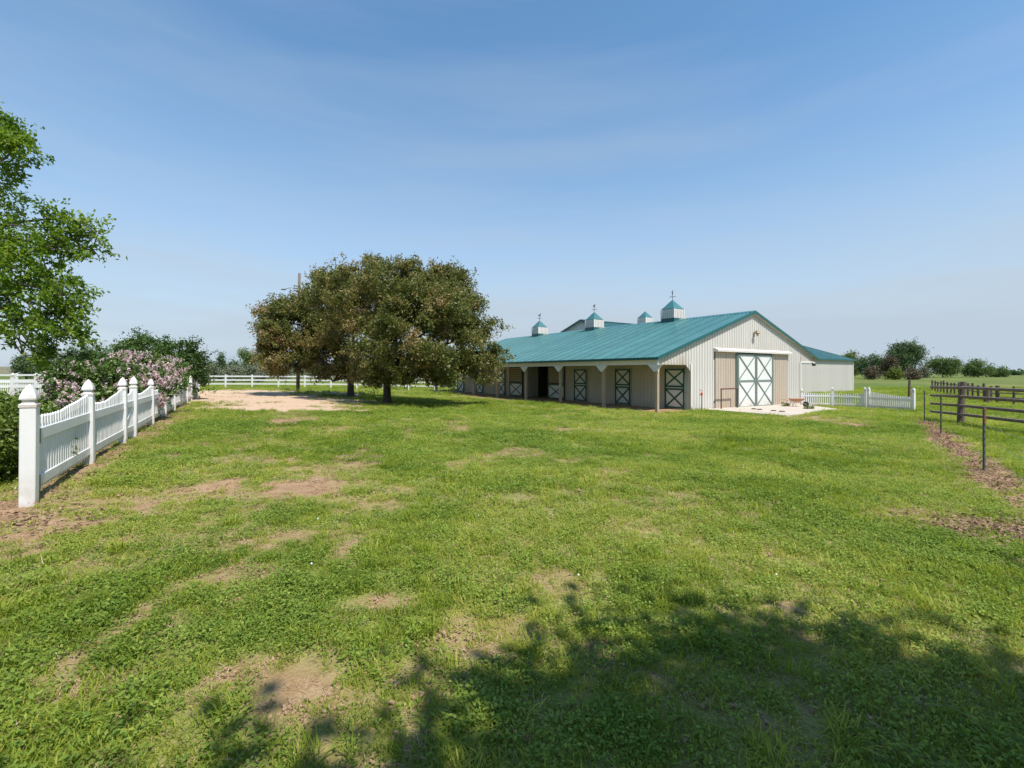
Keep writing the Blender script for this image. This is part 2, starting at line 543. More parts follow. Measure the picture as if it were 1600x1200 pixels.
gs = 1.045
ys = np.concatenate([np.arange(-40, -2, 2.0), np.arange(-2, 14, .12), np.arange(14, 34, .25), np.arange(34, 62, .6), 62 * np.cumprod(np.full(92, gs))])
xp = np.concatenate([np.arange(0, 13, .14), np.arange(13, 34, .35), np.arange(34, 62, .9), 62 * np.cumprod(np.full(92, gs))])
xs = np.concatenate([-xp[:0:-1], xp])
GX, GY = np.meshgrid(xs, ys)
gx, gy = GX.ravel(), GY.ravel()
GD, GV, GDRY, GL = masks(gx, gy)
gz = terrain(gx, gy) + rough_z(gx, gy) * (1 - .7 * GV)
nx, ny = len(xs), len(ys)
I = np.arange(nx * ny).reshape(ny, nx)
quads = np.stack([I[:-1, :-1], I[:-1, 1:], I[1:, 1:], I[1:, :-1]], -1).reshape(-1, 4)

def ground_material():
    m = bpy.data.materials.new('lawn_soil')
    m.use_nodes = True
    n, l = m.node_tree.nodes, m.node_tree.links
    b = n['Principled BSDF']
    b.inputs['Roughness'].default_value = .95
    b.inputs['Specular IOR Level'].default_value = .15
    t = n.new('ShaderNodeTexCoord')
    def noise(sc, det=6, ro=.65):
        q = n.new('ShaderNodeTexNoise')
        q.inputs['Scale'].default_value = sc
        q.inputs['Detail'].default_value = det
        q.inputs['Roughness'].default_value = ro
        l.new(t.outputs['Object'], q.inputs['Vector'])
        return q.outputs['Fac']
    def ramp(fac, *els):
        q = n.new('ShaderNodeValToRGB')
        q.color_ramp.elements[0].position, q.color_ramp.elements[0].color = els[0][0], (*els[0][1], 1)
        q.color_ramp.elements[1].position, q.color_ramp.elements[1].color = els[-1][0], (*els[-1][1], 1)
        for p, c in els[1:-1]:
            q.color_ramp.elements.new(p).color = (*c, 1)
        l.new(fac, q.inputs['Fac'])
        return q.outputs['Color']
    def attr(nm):
        q = n.new('ShaderNodeAttribute')
        q.attribute_name = nm
        return q.outputs['Fac']
    def mix(f, a, c):
        q = n.new('ShaderNodeMix')
        q.data_type = 'RGBA'
        if isinstance(f, float): q.inputs[0].default_value = f
        else: l.new(f, q.inputs[0])
        l.new(a, q.inputs[6]); l.new(c, q.inputs[7])
        return q.outputs[2]
    def mth(op, a, c):
        q = n.new('ShaderNodeMath'); q.operation = op; q.use_clamp = True
        for i, w in enumerate((a, c)):
            if isinstance(w, (float, int)): q.inputs[i].default_value = w
            else: l.new(w, q.inputs[i])
        return q.outputs[0]
    fine, mid, big = noise(55, 4, .7), noise(6, 6, .7), noise(.45, 5, .6)
    lawn = ramp(fine, (.3, (.10, .135, .026)), (.5, (.175, .21, .042)), (.7, (.27, .28, .07)))
    dryc = ramp(fine, (.3, (.19, .165, .055)), (.55, (.30, .26, .10)), (.75, (.38, .33, .15)))
    lawn = mix(mth('MULTIPLY', attr('dry'), mth('ADD', mid, .15)), lawn, dryc)
    lushc = ramp(fine, (.3, (.075, .125, .022)), (.7, (.18, .235, .045)))
    lawn = mix(mth('MULTIPLY', attr('lush'), .55), lawn, lushc)
    field = ramp(mth('ADD', mth('MULTIPLY', mth('ADD', mth('MULTIPLY', big, .45), mth('MULTIPLY', noise(.045, 5, .65), .55)), .75), mth('MULTIPLY', noise(3.0, 8, .75), .25)), (.38, (.062, .108, .02)), (.5, (.11, .145, .032)), (.62, (.20, .19, .065)))
    lawn = mix(attr('far'), lawn, field)
    soil = ramp(mid, (.25, (.21, .11, .055)), (.5, (.335, .205, .115)), (.75, (.47, .33, .21)))
    soil = mix(mth('MULTIPLY', noise(90, 3, .6), .5), soil, ramp(fine, (.35, (.15, .085, .045)), (.7, (.46, .33, .21))))
    col = mix(attr('soil'), lawn, soil)
    grav = ramp(mid, (.25, (.42, .285, .19)), (.55, (.53, .38, .265)), (.8, (.58, .45, .33)))
    col = mix(attr('drive'), col, grav)
    l.new(col, b.inputs['Base Color'])
    bp = n.new('ShaderNodeBump')
    bp.inputs['Strength'].default_value = .7
    bp.inputs['Distance'].default_value = .03
    l.new(mth('ADD', mth('MULTIPLY', fine, .6), mth('MULTIPLY', mid, .5)), bp.inputs['Height'])
    l.new(bp.outputs['Normal'], b.inputs['Normal'])
    return m

M['ground'] = ground_material()
qd = GV[quads].mean(1)

def ground_part(name, sel):
    q = quads[sel]
    used, inv = np.unique(q, return_inverse=True)
    q = inv.reshape(-1, 4)
    me = bpy.data.meshes.new(name)
    V = np.stack([gx[used], gy[used], gz[used]], 1)
    me.vertices.add(len(V)); me.vertices.foreach_set('co', V.astype(np.float32).ravel())
    me.loops.add(len(q) * 4); me.loops.foreach_set('vertex_index', q.astype(np.int32).ravel())
    me.polygons.add(len(q))
    me.polygons.foreach_set('loop_start', np.arange(0, len(q) * 4, 4, dtype=np.int32))
    me.polygons.foreach_set('loop_total', np.full(len(q), 4, dtype=np.int32))
    me.update(calc_edges=True)
    me.polygons.foreach_set('use_smooth', np.ones(len(q), dtype=bool))
    far = sstep(34, 70, np.hypot(gx, gy))[used]
    for nm, arr in (('soil', GD[used]), ('drive', GV[used]), ('dry', GDRY[used]), ('lush', GL[used]), ('far', far)):
        a = me.attributes.new(nm, 'FLOAT', 'POINT')
        a.data.foreach_set('value', arr.astype(np.float32))
    me.materials.append(M['ground'])
    o = bpy.data.objects.new(name, me)
    COL.objects.link(o)
    return tag(o, kind='structure')

ground_part('ground', qd <= .5)
ground_part('driveway', qd > .5)

# far hills along the horizon
def hills():
    n = 220
    vs, fs = [], []
    for i in range(n + 1):
        a = R(-75) + R(150) * i / n
        for j, (rad, k) in enumerate(((700, 0), (1000, .55), (1400, 1.0), (1900, .8))):
            hgt = (4 + 12 * float(fbm(np.array([a * 9.0]), np.array([j * 1.3]), 1.0, 71)[0]) + 7 * max(0, -math.sin(a) - .2)) * k
            if a > R(20): hgt *= .45
            vs.append((rad * math.sin(a), rad * math.cos(a), -1.2 + hgt - (1.0 if j == 0 else 0)))
    for i in range(n):
        for j in range(3):
            fs.append((i * 4 + j, (i + 1) * 4 + j, (i + 1) * 4 + j + 1, i * 4 + j + 1))
    o = MB().add(vs, fs).build('hills', M['hill'], smooth=True)
    tag(o, kind='structure')
hills()

# ------------------------------------------------------------------ barn
def ribbed(origin, a, b, n, x0, x1, lo, hi, name, m, parent, pitch=.2286, rib=.028):
    """one sheet of ribbed metal between x0 and x1 along a, rising along b from lo(x) to hi(x)"""
    xs_ = []
    k = math.floor(x0 / pitch)
    while k * pitch < x1 + 1e-6:
        for f, d in ((.0, 0), (.34, 0), (.40, rib), (.56, rib), (.62, 0)):
            x = (k + f) * pitch
            if x0 + 1e-5 < x < x1 - 1e-5:
                xs_.append((x, d))
        k += 1
    pr = [(x0 + .0015, 0.0)] + xs_ + [(x1 - .0015, 0.0)]
    vs, fs = [], []
    c = origin + a * ((x0 + x1) / 2) + b * lo((x0 + x1) / 2)
    for (x, d) in pr:
        for t in (lo(x), hi(x)):
            vs.append(origin + a * x + b * t + n * d - c)
    for i in range(len(pr) - 1):
        fs.append((2 * i, 2 * i + 2, 2 * i + 3, 2 * i + 1))
    return MB().add(vs, fs).build(name, m, parent, loc=c)

def ribbed_wall(origin, a, n, length, zb, ztop, m, parent, openings=(), name='wall_panel', w=.9144, x_start=0.0):
    Z = Vector((0, 0, 1))
    cuts = {x_start, length}
    x = x_start
    while x < length:
        cuts.add(round(x, 4)); x += w
    for (o0, o1, ob, ot) in openings:
        cuts |= {o0, o1}
    cuts = sorted(c for c in cuts if x_start <= c <= length)
    for x0, x1 in zip(cuts[:-1], cuts[1:]):
        if x1 - x0 < .02: continue
        mid = (x0 + x1) / 2
        hit = [o for o in openings if o[0] - 1e-4 <= mid <= o[1] + 1e-4]
        if not hit:
            ribbed(origin, a, Z, n, x0, x1, lambda x: zb, ztop, name, m, parent)
        else:
            o0, o1, ob, ot = hit[0]
            if ztop(mid) - ot > .03:
                ribbed(origin, a, Z, n, x0, x1, lambda x: ot, ztop, name, m, parent)
            if ob - zb > .03:
                ribbed(origin, a, Z, n, x0, x1, lambda x: zb, lambda x: ob, name, m, parent)

PORCH, RIDGE_U, RIDGE_Z, EAVE_Z, U_MAX, V_MAX, WALL_R = 2.55, 8.35, 5.40, 2.66, 16.1, 26.2, 14.0
SL = (RIDGE_Z - EAVE_Z) / RIDGE_U
def roof_z(u):
    return RIDGE_Z - SL * abs(u - RIDGE_U)
X, Y, Z = Vector((1, 0, 0)), Vector((0, 1, 0)), Vector((0, 0, 1))
BARN_RZ = math.atan2(.552, .834)
barn = empty('barn', BO, BARN_RZ, 'long white metal horse barn with teal ribbed roof, porch posts and green crossed doors', 'barn')

# roof sheets, each slope in panels
ns_l = Vector((-SL, 0, 1)).normalized(); b_l = Vector((1, 0, SL)).normalized()
ns_r = Vector((SL, 0, 1)).normalized(); b_r = Vector((-1, 0, SL)).normalized()
len_l = math.hypot(RIDGE_U + .18, SL * (RIDGE_U + .18))
len_r = math.hypot(U_MAX - RIDGE_U + .12, SL * (U_MAX - RIDGE_U + .12))
v = -.14
while v < V_MAX + .1:
    v1 = min(v + .9144, V_MAX + .14)
    ribbed(Vector((-.18, 0, roof_z(-.18) + .03)), Y, b_l, ns_l, v, v1, lambda x: 0.0, lambda x: len_l, 'roof_panel', M['roof'], barn, rib=.036)
    ribbed(Vector((U_MAX + .12, 0, roof_z(U_MAX + .12) + .03)), Y, b_r, ns_r, v, v1, lambda x: 0.0, lambda x: len_r, 'roof_panel', M['roof'], barn, rib=.036)
    v = v1
# solid deck under the sheets, open below: two sloped slabs
MB().poly([(-.17, -.12, roof_z(-.17) - .06), (RIDGE_U, -.12, RIDGE_Z - .06), (U_MAX + .11, -.12, roof_z(U_MAX + .11) - .06),
           (U_MAX + .11, -.12, roof_z(U_MAX + .11) + .015), (RIDGE_U, -.12, RIDGE_Z + .015), (-.17, -.12, roof_z(-.17) + .015)], (0, V_MAX + .24, 0)).build('roof_deck', M['trim_white'], barn)
MB().poly([(RIDGE_U - .22, -.16, roof_z(RIDGE_U - .22) + .06), (RIDGE_U, -.16, RIDGE_Z + .085), (RIDGE_U + .22, -.16, roof_z(RIDGE_U + .22) + .06),
           (RIDGE_U, -.16, RIDGE_Z + .055)], (0, V_MAX + .32, 0)).build('ridge_cap', M['roof'], barn)
for (ua, ub) in ((-.19, RIDGE_U), (U_MAX + .13, RIDGE_U)):
    for vv in (-.17, V_MAX + .15):
        MB().bar((ua, vv, roof_z(ua) - .01), (ub, vv, roof_z(ub) - .01), .05, .15).build('rake_trim', M['teal_trim'], barn)
for ue in (-.20, U_MAX + .14):
    MB().box((ue, V_MAX / 2, roof_z(ue) - .01), (.04, V_MAX + .28, .12)).build('eave_trim', M['teal_trim'], barn)

# gable wall (near end) and far gable
HB, VT = 2.30, 1.96        # underside of the porch header, tip of its gussets
def gz_top(x): return roof_z(x) - .06
ribbed_wall(Vector((0, 0, 0)), X, -Y, WALL_R, -.35, gz_top, M['siding'], barn, openings=[(4.62, 6.58, -.35, 3.03), (10.38, 12.25, -.35, 3.03), (6.58, 10.38, -.35, 3.03)], x_start=PORCH)
ribbed_wall(Vector((0, V_MAX, 0)), X, Y, WALL_R, -.35, gz_top, M['siding'], barn, x_start=PORCH)
# porch ends: header panel over the opening with corner gussets
def porch_end(u0, u1, vv, nrm, name='porch_header'):
    g = .38
    def lo(x):
        e = min(x - u0, u1 - x)
        return HB if e > g else VT + (HB - VT) * max(e, 0) / g
    x = u0
    cuts = sorted({u0, u0 + g, u1 - g, u1})
    for x0, x1 in zip(cuts[:-1], cuts[1:]):
        ribbed(Vector((0, vv, 0)), X, Z, nrm, x0, x1, lo, gz_top, name, M['siding'], barn)
porch_end(0, PORCH, 0, -Y)
porch_end(0, PORCH, V_MAX, Y)
ribbed(Vector((0, 0, 0)), X, Z, -Y, WALL_R, U_MAX, lambda x: 2.62, gz_top, 'porch_header', M['siding'], barn)
MB().box((15.05, -.01, 2.58), (2.1, .08, .12)).build('beam', M['trim_white'], barn)
# corner trims of the gable wall
MB().box((PORCH + .02, -.03, 1.0), (.10, .05, 2.7)).build('corner_trim', M['trim_white'], barn)
MB().box((WALL_R, -.03, 1.1), (.10, .05, 2.9)).build('corner_trim', M['trim_white'], barn)
MB().box((.0, -.028, 2.32), (.10, .05, .70)).build('corner_trim', M['trim_white'], barn)
MB().box((WALL_R, V_MAX / 2, 1.3), (.06, V_MAX - .2, 3.2)).build('rear_wall', M['siding'], barn)

# side wall under the porch, door bays
AIS = (11.62, 14.78)
ribbed_wall(Vector((PORCH, 0, 0)), Y, -X, V_MAX, -.3, lambda x: roof_z(PORCH) - .07, M['porch_siding'], barn, openings=[(AIS[0], AIS[1], -.3, 2.42)])
# aisle inside
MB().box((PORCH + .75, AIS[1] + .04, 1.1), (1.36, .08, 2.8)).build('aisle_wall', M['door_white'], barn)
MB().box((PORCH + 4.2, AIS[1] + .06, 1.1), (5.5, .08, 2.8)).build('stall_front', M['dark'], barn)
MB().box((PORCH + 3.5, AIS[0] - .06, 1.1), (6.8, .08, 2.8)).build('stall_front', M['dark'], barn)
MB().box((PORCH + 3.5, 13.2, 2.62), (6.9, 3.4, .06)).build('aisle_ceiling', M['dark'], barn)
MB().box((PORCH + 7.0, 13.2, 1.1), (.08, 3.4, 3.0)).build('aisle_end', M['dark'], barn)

# header along the porch side with the gussets at every post
POSTS = [3.66 * k for k in range(8)]
POSTS[7] = 25.62
hd = MB().box((.0, V_MAX / 2, (HB + 2.60) / 2), (.10, V_MAX, 2.60 - HB)).build('porch_header', M['trim_white'], barn)
pm = MB().box((0, 0, 1.10), (.145, .145, 2.9)).mesh('post', M['post_wood'])
gm = MB().poly([(-.045, -.42, HB - .002), (-.045, .42, HB - .002), (-.045, .05, VT), (-.045, -.05, VT)], (.085, 0, 0)).mesh('gusset', M['trim_white'])
for k, vv in enumerate(POSTS):
    inst('post', pm, barn, (.11 if k else .09, vv + (.09 if k == 0 else 0), 0))
    inst('gusset', gm, barn, (-.035, vv + (.1 if k == 0 else 0), 0))

def dutch_door(v0, v1, zt=2.13, slat=False):
    """door in the porch wall: pale leaves, green frame boards and crossed braces; slat=True is an aisle leaf with a slatted top"""
    w = v1 - v0
    d = MB().box((0, 0, (zt + .02) / 2), (.05, w - .02, zt - .02)).build('door', M['dark'] if slat else M['door_white'], barn, loc=(PORCH - .06, (v0 + v1) / 2, 0))  # dark backing puts the shade of the slat gaps into the colour
    xo = -.042
    hz = 1.12
    bd = .085
    for yy in (-w / 2 + bd / 2, w / 2 - bd / 2):
        MB().box((xo, yy, zt / 2), (.035, bd, zt)).build('frame_board', M['green_board'], d)
    spans = ((.05, hz - .03), (hz + .03, zt - .02))
    for i, (za, zb) in enumerate(spans):
        if slat and i == 1:
            k = za + .10
            while k < zb - .08:
                MB().box((xo + .008, 0, k), (.03, w - 2 * bd - .01, .10)).build('slat', M['slat_wood'], d)
                k += .135
            MB().box((xo, 0, zb - bd / 2), (.033, w - 2 * bd - .004, bd)).build('frame_board', M['green_board'], d)
            continue
        if slat:
            MB().box((xo + .012, 0, (za + zb) / 2), (.012, w - 2 * bd - .01, zb - za - .01)).build('panel', M['door_white'], d)
        for zz in (za + bd / 2, zb - bd / 2):
            MB().box((xo, 0, zz), (.033, w - 2 * bd - .004, bd)).build('frame_board', M['green_board'], d)
        y0, y1, z0, z1 = -w / 2 + bd, w / 2 - bd, za + bd, zb - bd
        MB().bar((xo + .003, y0, z0), (xo + .003, y1, z1), .075, .026, up=X).build('brace', M['green_board'], d)
        MB().bar((xo - .002, y0, z1), (xo - .002, y1, z0), .075, .030, up=X).build('brace', M['green_board'], d)
    if not slat:
        for zz in (.3, .9, 1.35, 1.9):
            MB().box((xo - .02, -w / 2 + .02, zz), (.02, .10, .05)).build('hinge', M['black'], d)
        MB().box((xo - .03, w / 2 - .05, 1.0), (.03, .03, .12)).build('latch', M['black'], d)
    return d
for (a_, b_) in ((.27, 1.49), (3.88, 5.06), (7.56, 8.76), (17.3, 18.52), (20.95, 22.2), (24.62, 25.9)):
    dutch_door(a_, b_)
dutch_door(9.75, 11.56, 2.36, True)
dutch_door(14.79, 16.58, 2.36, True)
MB().box((PORCH - .09, 13.2, 2.43), (.12, 7.2, .10)).build('door_track', M['green_board'], barn)

# big sliding doors in the gable: tan side leaves, pale crossed centre leaves, track cover
for (a_, b_) in ((4.62, 6.56), (10.40, 12.25)):
    x = a_
    while x < b_ - .05:
        x1 = min(x + .97, b_)
        ribbed(Vector((0, -.045, 0)), X, Z, -Y, x, x1, lambda q: -.13, lambda q: 3.04, 'sliding_leaf', M['tan_siding'], barn, rib=.022)
        x = x1
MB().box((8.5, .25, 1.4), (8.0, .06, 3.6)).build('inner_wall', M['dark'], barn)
def slide_door(u0, u1):
    w, zb, zt = u1 - u0, -.08, 2.97
    d = MB().box((0, 0, (zb + zt) / 2), (w - .01, .05, zt - zb)).build('sliding_door', M['door_white'], barn, loc=((u0 + u1) / 2, -.10, 0))
    yo, bd = -.042, .09
    for xx in (-w / 2 + bd / 2 + .004, w / 2 - bd / 2 - .004):
        MB().box((xx, yo, (zb + zt) / 2), (bd, .035, zt - zb)).build('frame_board', M['green_grey'], d)
    hz = (zb + zt) / 2 - .05
    for (za, zc) in ((zb, hz), (hz, zt)):
        MB().box((0, yo + .002, za + bd / 2), (w - 2 * bd - .02, .033, bd)).build('frame_board', M['green_grey'], d)
        x0, x1, z0, z1 = -w / 2 + bd, w / 2 - bd, za + bd, zc - (bd if zc == zt else 0)
        MB().bar((x0, yo + .005, z0), (x1, yo + .005, z1), .062, .024, up=Y).build('brace', M['green_grey'], d)
        MB().bar((x0, yo - .002, z1), (x1, yo - .002, z0), .062, .030, up=Y).build('brace', M['green_grey'], d)
    MB().box((0, yo + .002, zt - bd / 2), (w - 2 * bd - .02, .033, bd)).build('frame_board', M['green_grey'], d)
slide_door(6.60, 8.48)
slide_door(8.50, 10.36)
MB().box((6.53, -.09, 1.45), (.07, .10, 3.1)).build('door_jamb', M['green_grey'], barn)
MB().poly([(4.52, -.02, 3.03), (4.52, -.26, 3.03), (4.52, -.27, 3.13), (4.52, -.02, 3.24)], (7.95, 0, 0)).build('track_cover', M['trim_white'], barn)
# lamp over the doors
lm = MB().rings((0, 0, 0), [(.04, .18), (.10, .16), (.17, .04), (.19, 0), (.17, -.02)], 12).build('gable_lamp', M['bronze'], barn, smooth=True, loc=(8.42, -.24, 4.15))
lm.scale = (.75, .75, .75)
MB().tube([(0, .30, -.05), (0, .22, .12), (0, .08, .22), (0, 0, .18)], .022, 6).build('arm', M['bronze'], lm)
MB().rings((0, 0, 0), [(.05, -.02), (.10, -.08), (.08, -.18), (.03, -.22)], 10).build('globe', M['glass'], lm, smooth=True)
MB().box((0, .27, -.08), (.14, .06, .34)).build('wall_plate', M['bronze'], lm)
# flood light under the right eave
fl = MB().box((0, 0, 0), (.26, .14, .16)).build('flood_lamp', M['black'], barn, loc=(15.55, -.16, 2.42), bevel=.02)
MB().tube([(0, .05, .06), (0, .10, .16)], .02, 6).build('bracket', M['black'], fl)

# cupolas on the ridge
def cupola(parent, u, v, zr, vane=True, slope=SL, along='y', s=1.0):
    if along == 'y':
        loc = (u, v, zr)
    c = MB().box((0, 0, .42), (1.0 * s, 1.0 * s, .80)).build('cupola', M['trim_white'], parent, loc=(u, v, zr))
    h = .5 * s
    MB().box((0, 0, .02), (1.06 * s, 1.06 * s, .34)).build('flashing', M['teal_trim'], c)
    for (dx, dy) in ((-1, -1), (1, -1), (1, 1), (-1, 1)):
        MB().box((dx * (h + .002), dy * (h + .002), .50), (.09, .09, .62)).build('corner_board', M['trim_white'], c)
    for k in range(4):
        a = k * math.pi / 2
        for j in range(5):
            x = (-.32 + .16 * j) * s
            ca, sa = math.cos(a), math.sin(a)
            px_, py_ = x * ca + (h + .008) * sa, x * sa - (h + .008) * ca
            MB().box((px_, py_, .49), (.05, .03, .56), rz=a).build('batten', M['siding'], c)
    MB().rings((0, 0, 0), [(.66 * s * 1.08, .80), (.67 * s * 1.08, .84), (.45 * s, 1.08), (.22 * s, 1.30), (.03, 1.46)], 4).build('cupola_roof', M['roof'], c)
    if vane:
        wv = MB()
        wv.tube([(0, 0, 1.42), (0, 0, 2.02)], .016, 6)
        wv.tube([(-.28, 0, 1.70), (.28, 0, 1.70)], .010, 5)
        wv.tube([(0, -.28, 1.68), (0, .28, 1.68)], .010, 5)
        horse = [(-.27, 1.93), (-.20, 2.02), (-.10, 2.04), (.04, 2.02), (.12, 2.08), (.17, 2.18), (.26, 2.15), (.30, 2.08), (.24, 2.08), (.19, 2.02), (.16, 1.95), (.28, 1.90), (.24, 1.86), (.12, 1.92), (-.08, 1.93), (-.16, 1.86), (-.24, 1.80), (-.16, 1.90), (-.2, 1.95), (-.26, 1.90)]
        ca, sa = math.cos(.5), math.sin(.5)
        wv.poly([(x * ca, x * sa, z) for (x, z) in horse], (-.012 * sa, .012 * ca, 0))
        wv.build('weathervane', M['black'], c)
    return c
for vv in (5.46, 13.0, 20.4):
    cupola(barn, RIDGE_U, vv, RIDGE_Z - .05)

# ------------------------------------------------------------------ riding arena joined behind the barn
arena = empty('arena_building', bw(28, 7), BARN_RZ, 'larger pale metal building with teal roof joined behind the horse barn', 'building')
def al(u, v, z):     # barn coordinates to arena coordinates
    return Vector((u - 28, v - 7, z))
A0, A1, AV0, AV1, AEZ, ARZ = 10.4, 40.9, 6.7, 26.7, 3.28, 6.61
asl = (ARZ - AEZ) / 10.0
def a_top(vv): return ARZ - asl * abs(vv - 16.7)
ribbed_wall(al(0, AV0, 0), X, -Y, A1, -.6, lambda x: AEZ - .05, M['siding'], arena, x_start=WALL_R + .1)
ribbed_wall(al(A0, 0, 0), Y, -X, AV1, 2.9, lambda x: a_top(x) - .05, M['siding'], arena, x_start=AV0)
ribbed_wall(al(A1, 0, 0), Y, X, AV1, -.6, lambda x: a_top(x) - .05, M['siding'], arena, x_start=AV0)
MB().box(al(26, AV1, 1.3), (30, .08, 3.8)).build('rear_wall', M['siding'], arena)
nf, bf = Vector((0, -asl, 1)).normalized(), Vector((0, 1, asl)).normalized()
nb, bb = Vector((0, asl, 1)).normalized(), Vector((0, -1, asl)).normalized()
la = math.hypot(10.2, 10.2 * asl)
x = A0 - .2
while x < A1 + .15:
    x1 = min(x + .9144, A1 + .2)
    ribbed(al(0, AV0 - .2, AEZ - .2 * asl + .03), X, bf, nf, x, x1, lambda q: 0.0, lambda q: la, 'roof_panel', M['roof'], arena, rib=.036)
    ribbed(al(0, AV1 + .2, AEZ - .2 * asl + .03), X, bb, nb, x, x1, lambda q: 0.0, lambda q: la, 'roof_panel', M['roof'], arena, rib=.036)
    x = x1
MB().poly([al(A0 - .18, AV0 - .18, AEZ - .16), al(A0 - .18, 16.7, ARZ - .06), al(A0 - .18, AV1 + .18, AEZ - .16), al(A0 - .18, AV1 + .18, AEZ - .05), al(A0 - .18, 16.7, ARZ + .015), al(A0 - .18, AV0 - .18, AEZ - .05)],
          (A1 - A0 + .36, 0, 0)).build('roof_deck', M['trim_white'], arena)
for uu in (A0 - .22, A1 + .22):
    for (va, vb) in ((AV0 - .22, 16.7), (AV1 + .22, 16.7)):
        MB().bar(al(uu, va, AEZ - .03 - .2 * asl), al(uu, vb, ARZ), .05, .20).build('rake_trim', M['teal_trim'], arena)
MB().bar(al(A0 - .2, AV0 - .24, AEZ - .07), al(A1 + .2, AV0 - .24, AEZ - .07), .05, .16).build('eave_trim', M['teal_trim'], arena)
MB().bar(al(A0 - .2, 16.7, ARZ + .06), al(A1 + .2, 16.7, ARZ + .06), .40, .05).build('ridge_cap', M['roof'], arena)
MB().box(al(A1 - .02, AV0 - .03, 1.3), (.12, .06, 3.8)).build('corner_trim', M['trim_white'], arena)
q = al(40.9 - 22, 16.7, ARZ - .02)
cupola(arena, q.x, q.y, q.z, vane=False)

# concrete apron in front of the sliding doors
def apron():
    pts = [(3.55, -.02), (3.15, -4.35), (10.5, -3.45), (12.4, -1.3), (14.1, -.9), (14.1, -.02)]
    vs, fs = [], []
    n = len(pts)
    for (u, v) in pts:
        p = bw(u, v)
        vs.append((p.x, p.y, tz(p.x, p.y) + .055))
    vs += [(x, y, z - .35) for (x, y, z) in vs]
    fs.append(tuple(range(n)) if True else None)
    for i in range(n):
        j = (i + 1) % n
        fs.append((i, n + i, n + j, j))
    # crowned by a grid so that it follows the slope
    o = MB().add(vs, fs).build('concrete_apron', M['concrete'])
    tag(o, kind='structure')
    return o
apron()

# ------------------------------------------------------------------ small things by the gable
pr = empty('pipe_frame', bw(5.32, -.42, -.08), BARN_RZ, 'dark brown metal pipe hoop standing before the left tan door leaf', 'pipe frame')
for sx in (-.76, .76):
    MB().tube([(sx, 0, -.1), (sx, 0, 1.13)], .035, 8).build('leg', M['brown_pipe'], pr)
MB().tube([(-.79, 0, 1.13), (.79, 0, 1.13)], .036, 8).build('top_bar', M['brown_pipe'], pr)
hy = gp(1096.5, 643)
hyd = empty('yard_hydrant', hy, .3, 'thin yard hydrant with red handle standing against the pale gable wall', 'hydrant')
MB().tube([(0, 0, -.05), (0, 0, .82)], .022, 8).build('pipe', M['steel'], hyd)
MB().rings((0, 0, .80), [(.03, 0), (.05, .03), (.05, .12), (.03, .16)], 10).build('head', M['red'], hyd)
MB().tube([(0, 0, .94), (.05, 0, 1.02), (-.10, 0, 1.06)], .016, 6).build('handle', M['red'], hyd)
MB().tube([(0, 0, .88), (-.09, 0, .87), (-.12, 0, .80)], .02, 7).build('spout', M['red'], hyd)

wbp = gp(1244, 637)
wb = empty('wheelbarrow', (wbp.x, wbp.y, tz(wbp.x, wbp.y) + .05), -.25, 'orange tray wheelbarrow parked on the concrete by the white pickets', 'wheelbarrow')
tr = MB()
o_, i_ = [(-.42, -.30), (.48, -.30), (.48, .30), (-.42, .30)], [(-.26, -.20), (.20, -.20), (.20, .20), (-.26, .20)]
vs = [(x, y, .58) for x, y in o_] + [(x, y, .36) for x, y in i_] + [(x * .96, y * .94, .575) for x, y in o_] + [(x * .96, y * .94, .375) for x, y in i_]
fs = [(0, 1, 5, 4), (1, 2, 6, 5), (2, 3, 7, 6), (3, 0, 4, 7), (7, 6, 5, 4), (12, 13, 9, 8), (13, 14, 10, 9), (14, 15, 11, 10), (15, 12, 8, 11), (12, 15, 14, 13), (0, 8, 9, 1), (1, 9, 10, 2), (2, 10, 11, 3), (3, 11, 8, 0)]
wb.scale = (.82, .82, .82)
MB().add(vs, fs).build('tray', M['orange'], wb)
for s in (-1, 1):
    MB().tube([(.62, s * .05, .19), (-.1, s * .22, .34), (-.85, s * .28, .52)], .02, 6).build('handle', M['post_wood'], wb)
    MB().tube([(-.25, s * .2, .36), (-.34, s * .22, .0), (-.16, s * .21, .0), (-.02, s * .2, .35)], .016, 6).build('leg', M['orange'], wb)
MB().tube([(.60, -.045, .19), (.60, .045, .19)], .19, 16).build('wheel', M['black'], wb)
for k, (px, py) in enumerate(((1178, 641.2), (1187, 642.2), (1209, 644.2), (1222, 645.5))):
    p = gp(px, py)
    mb = MB()
    for j in range(5):
        a = random.random() * 6.28
        mb.rings((.07 * math.cos(a) * (j > 0), .05 * math.sin(a) * (j > 0), 0), [(.06, 0), (.075, .025), (.05, .05), (.01, .062)], 7, a)
    tag(mb.build('dung_clump', M['dung'], loc=(p.x, p.y, p.z + .055)), 'small dark clump lying on the concrete apron', 'clump', 'dark clumps on the concrete apron')

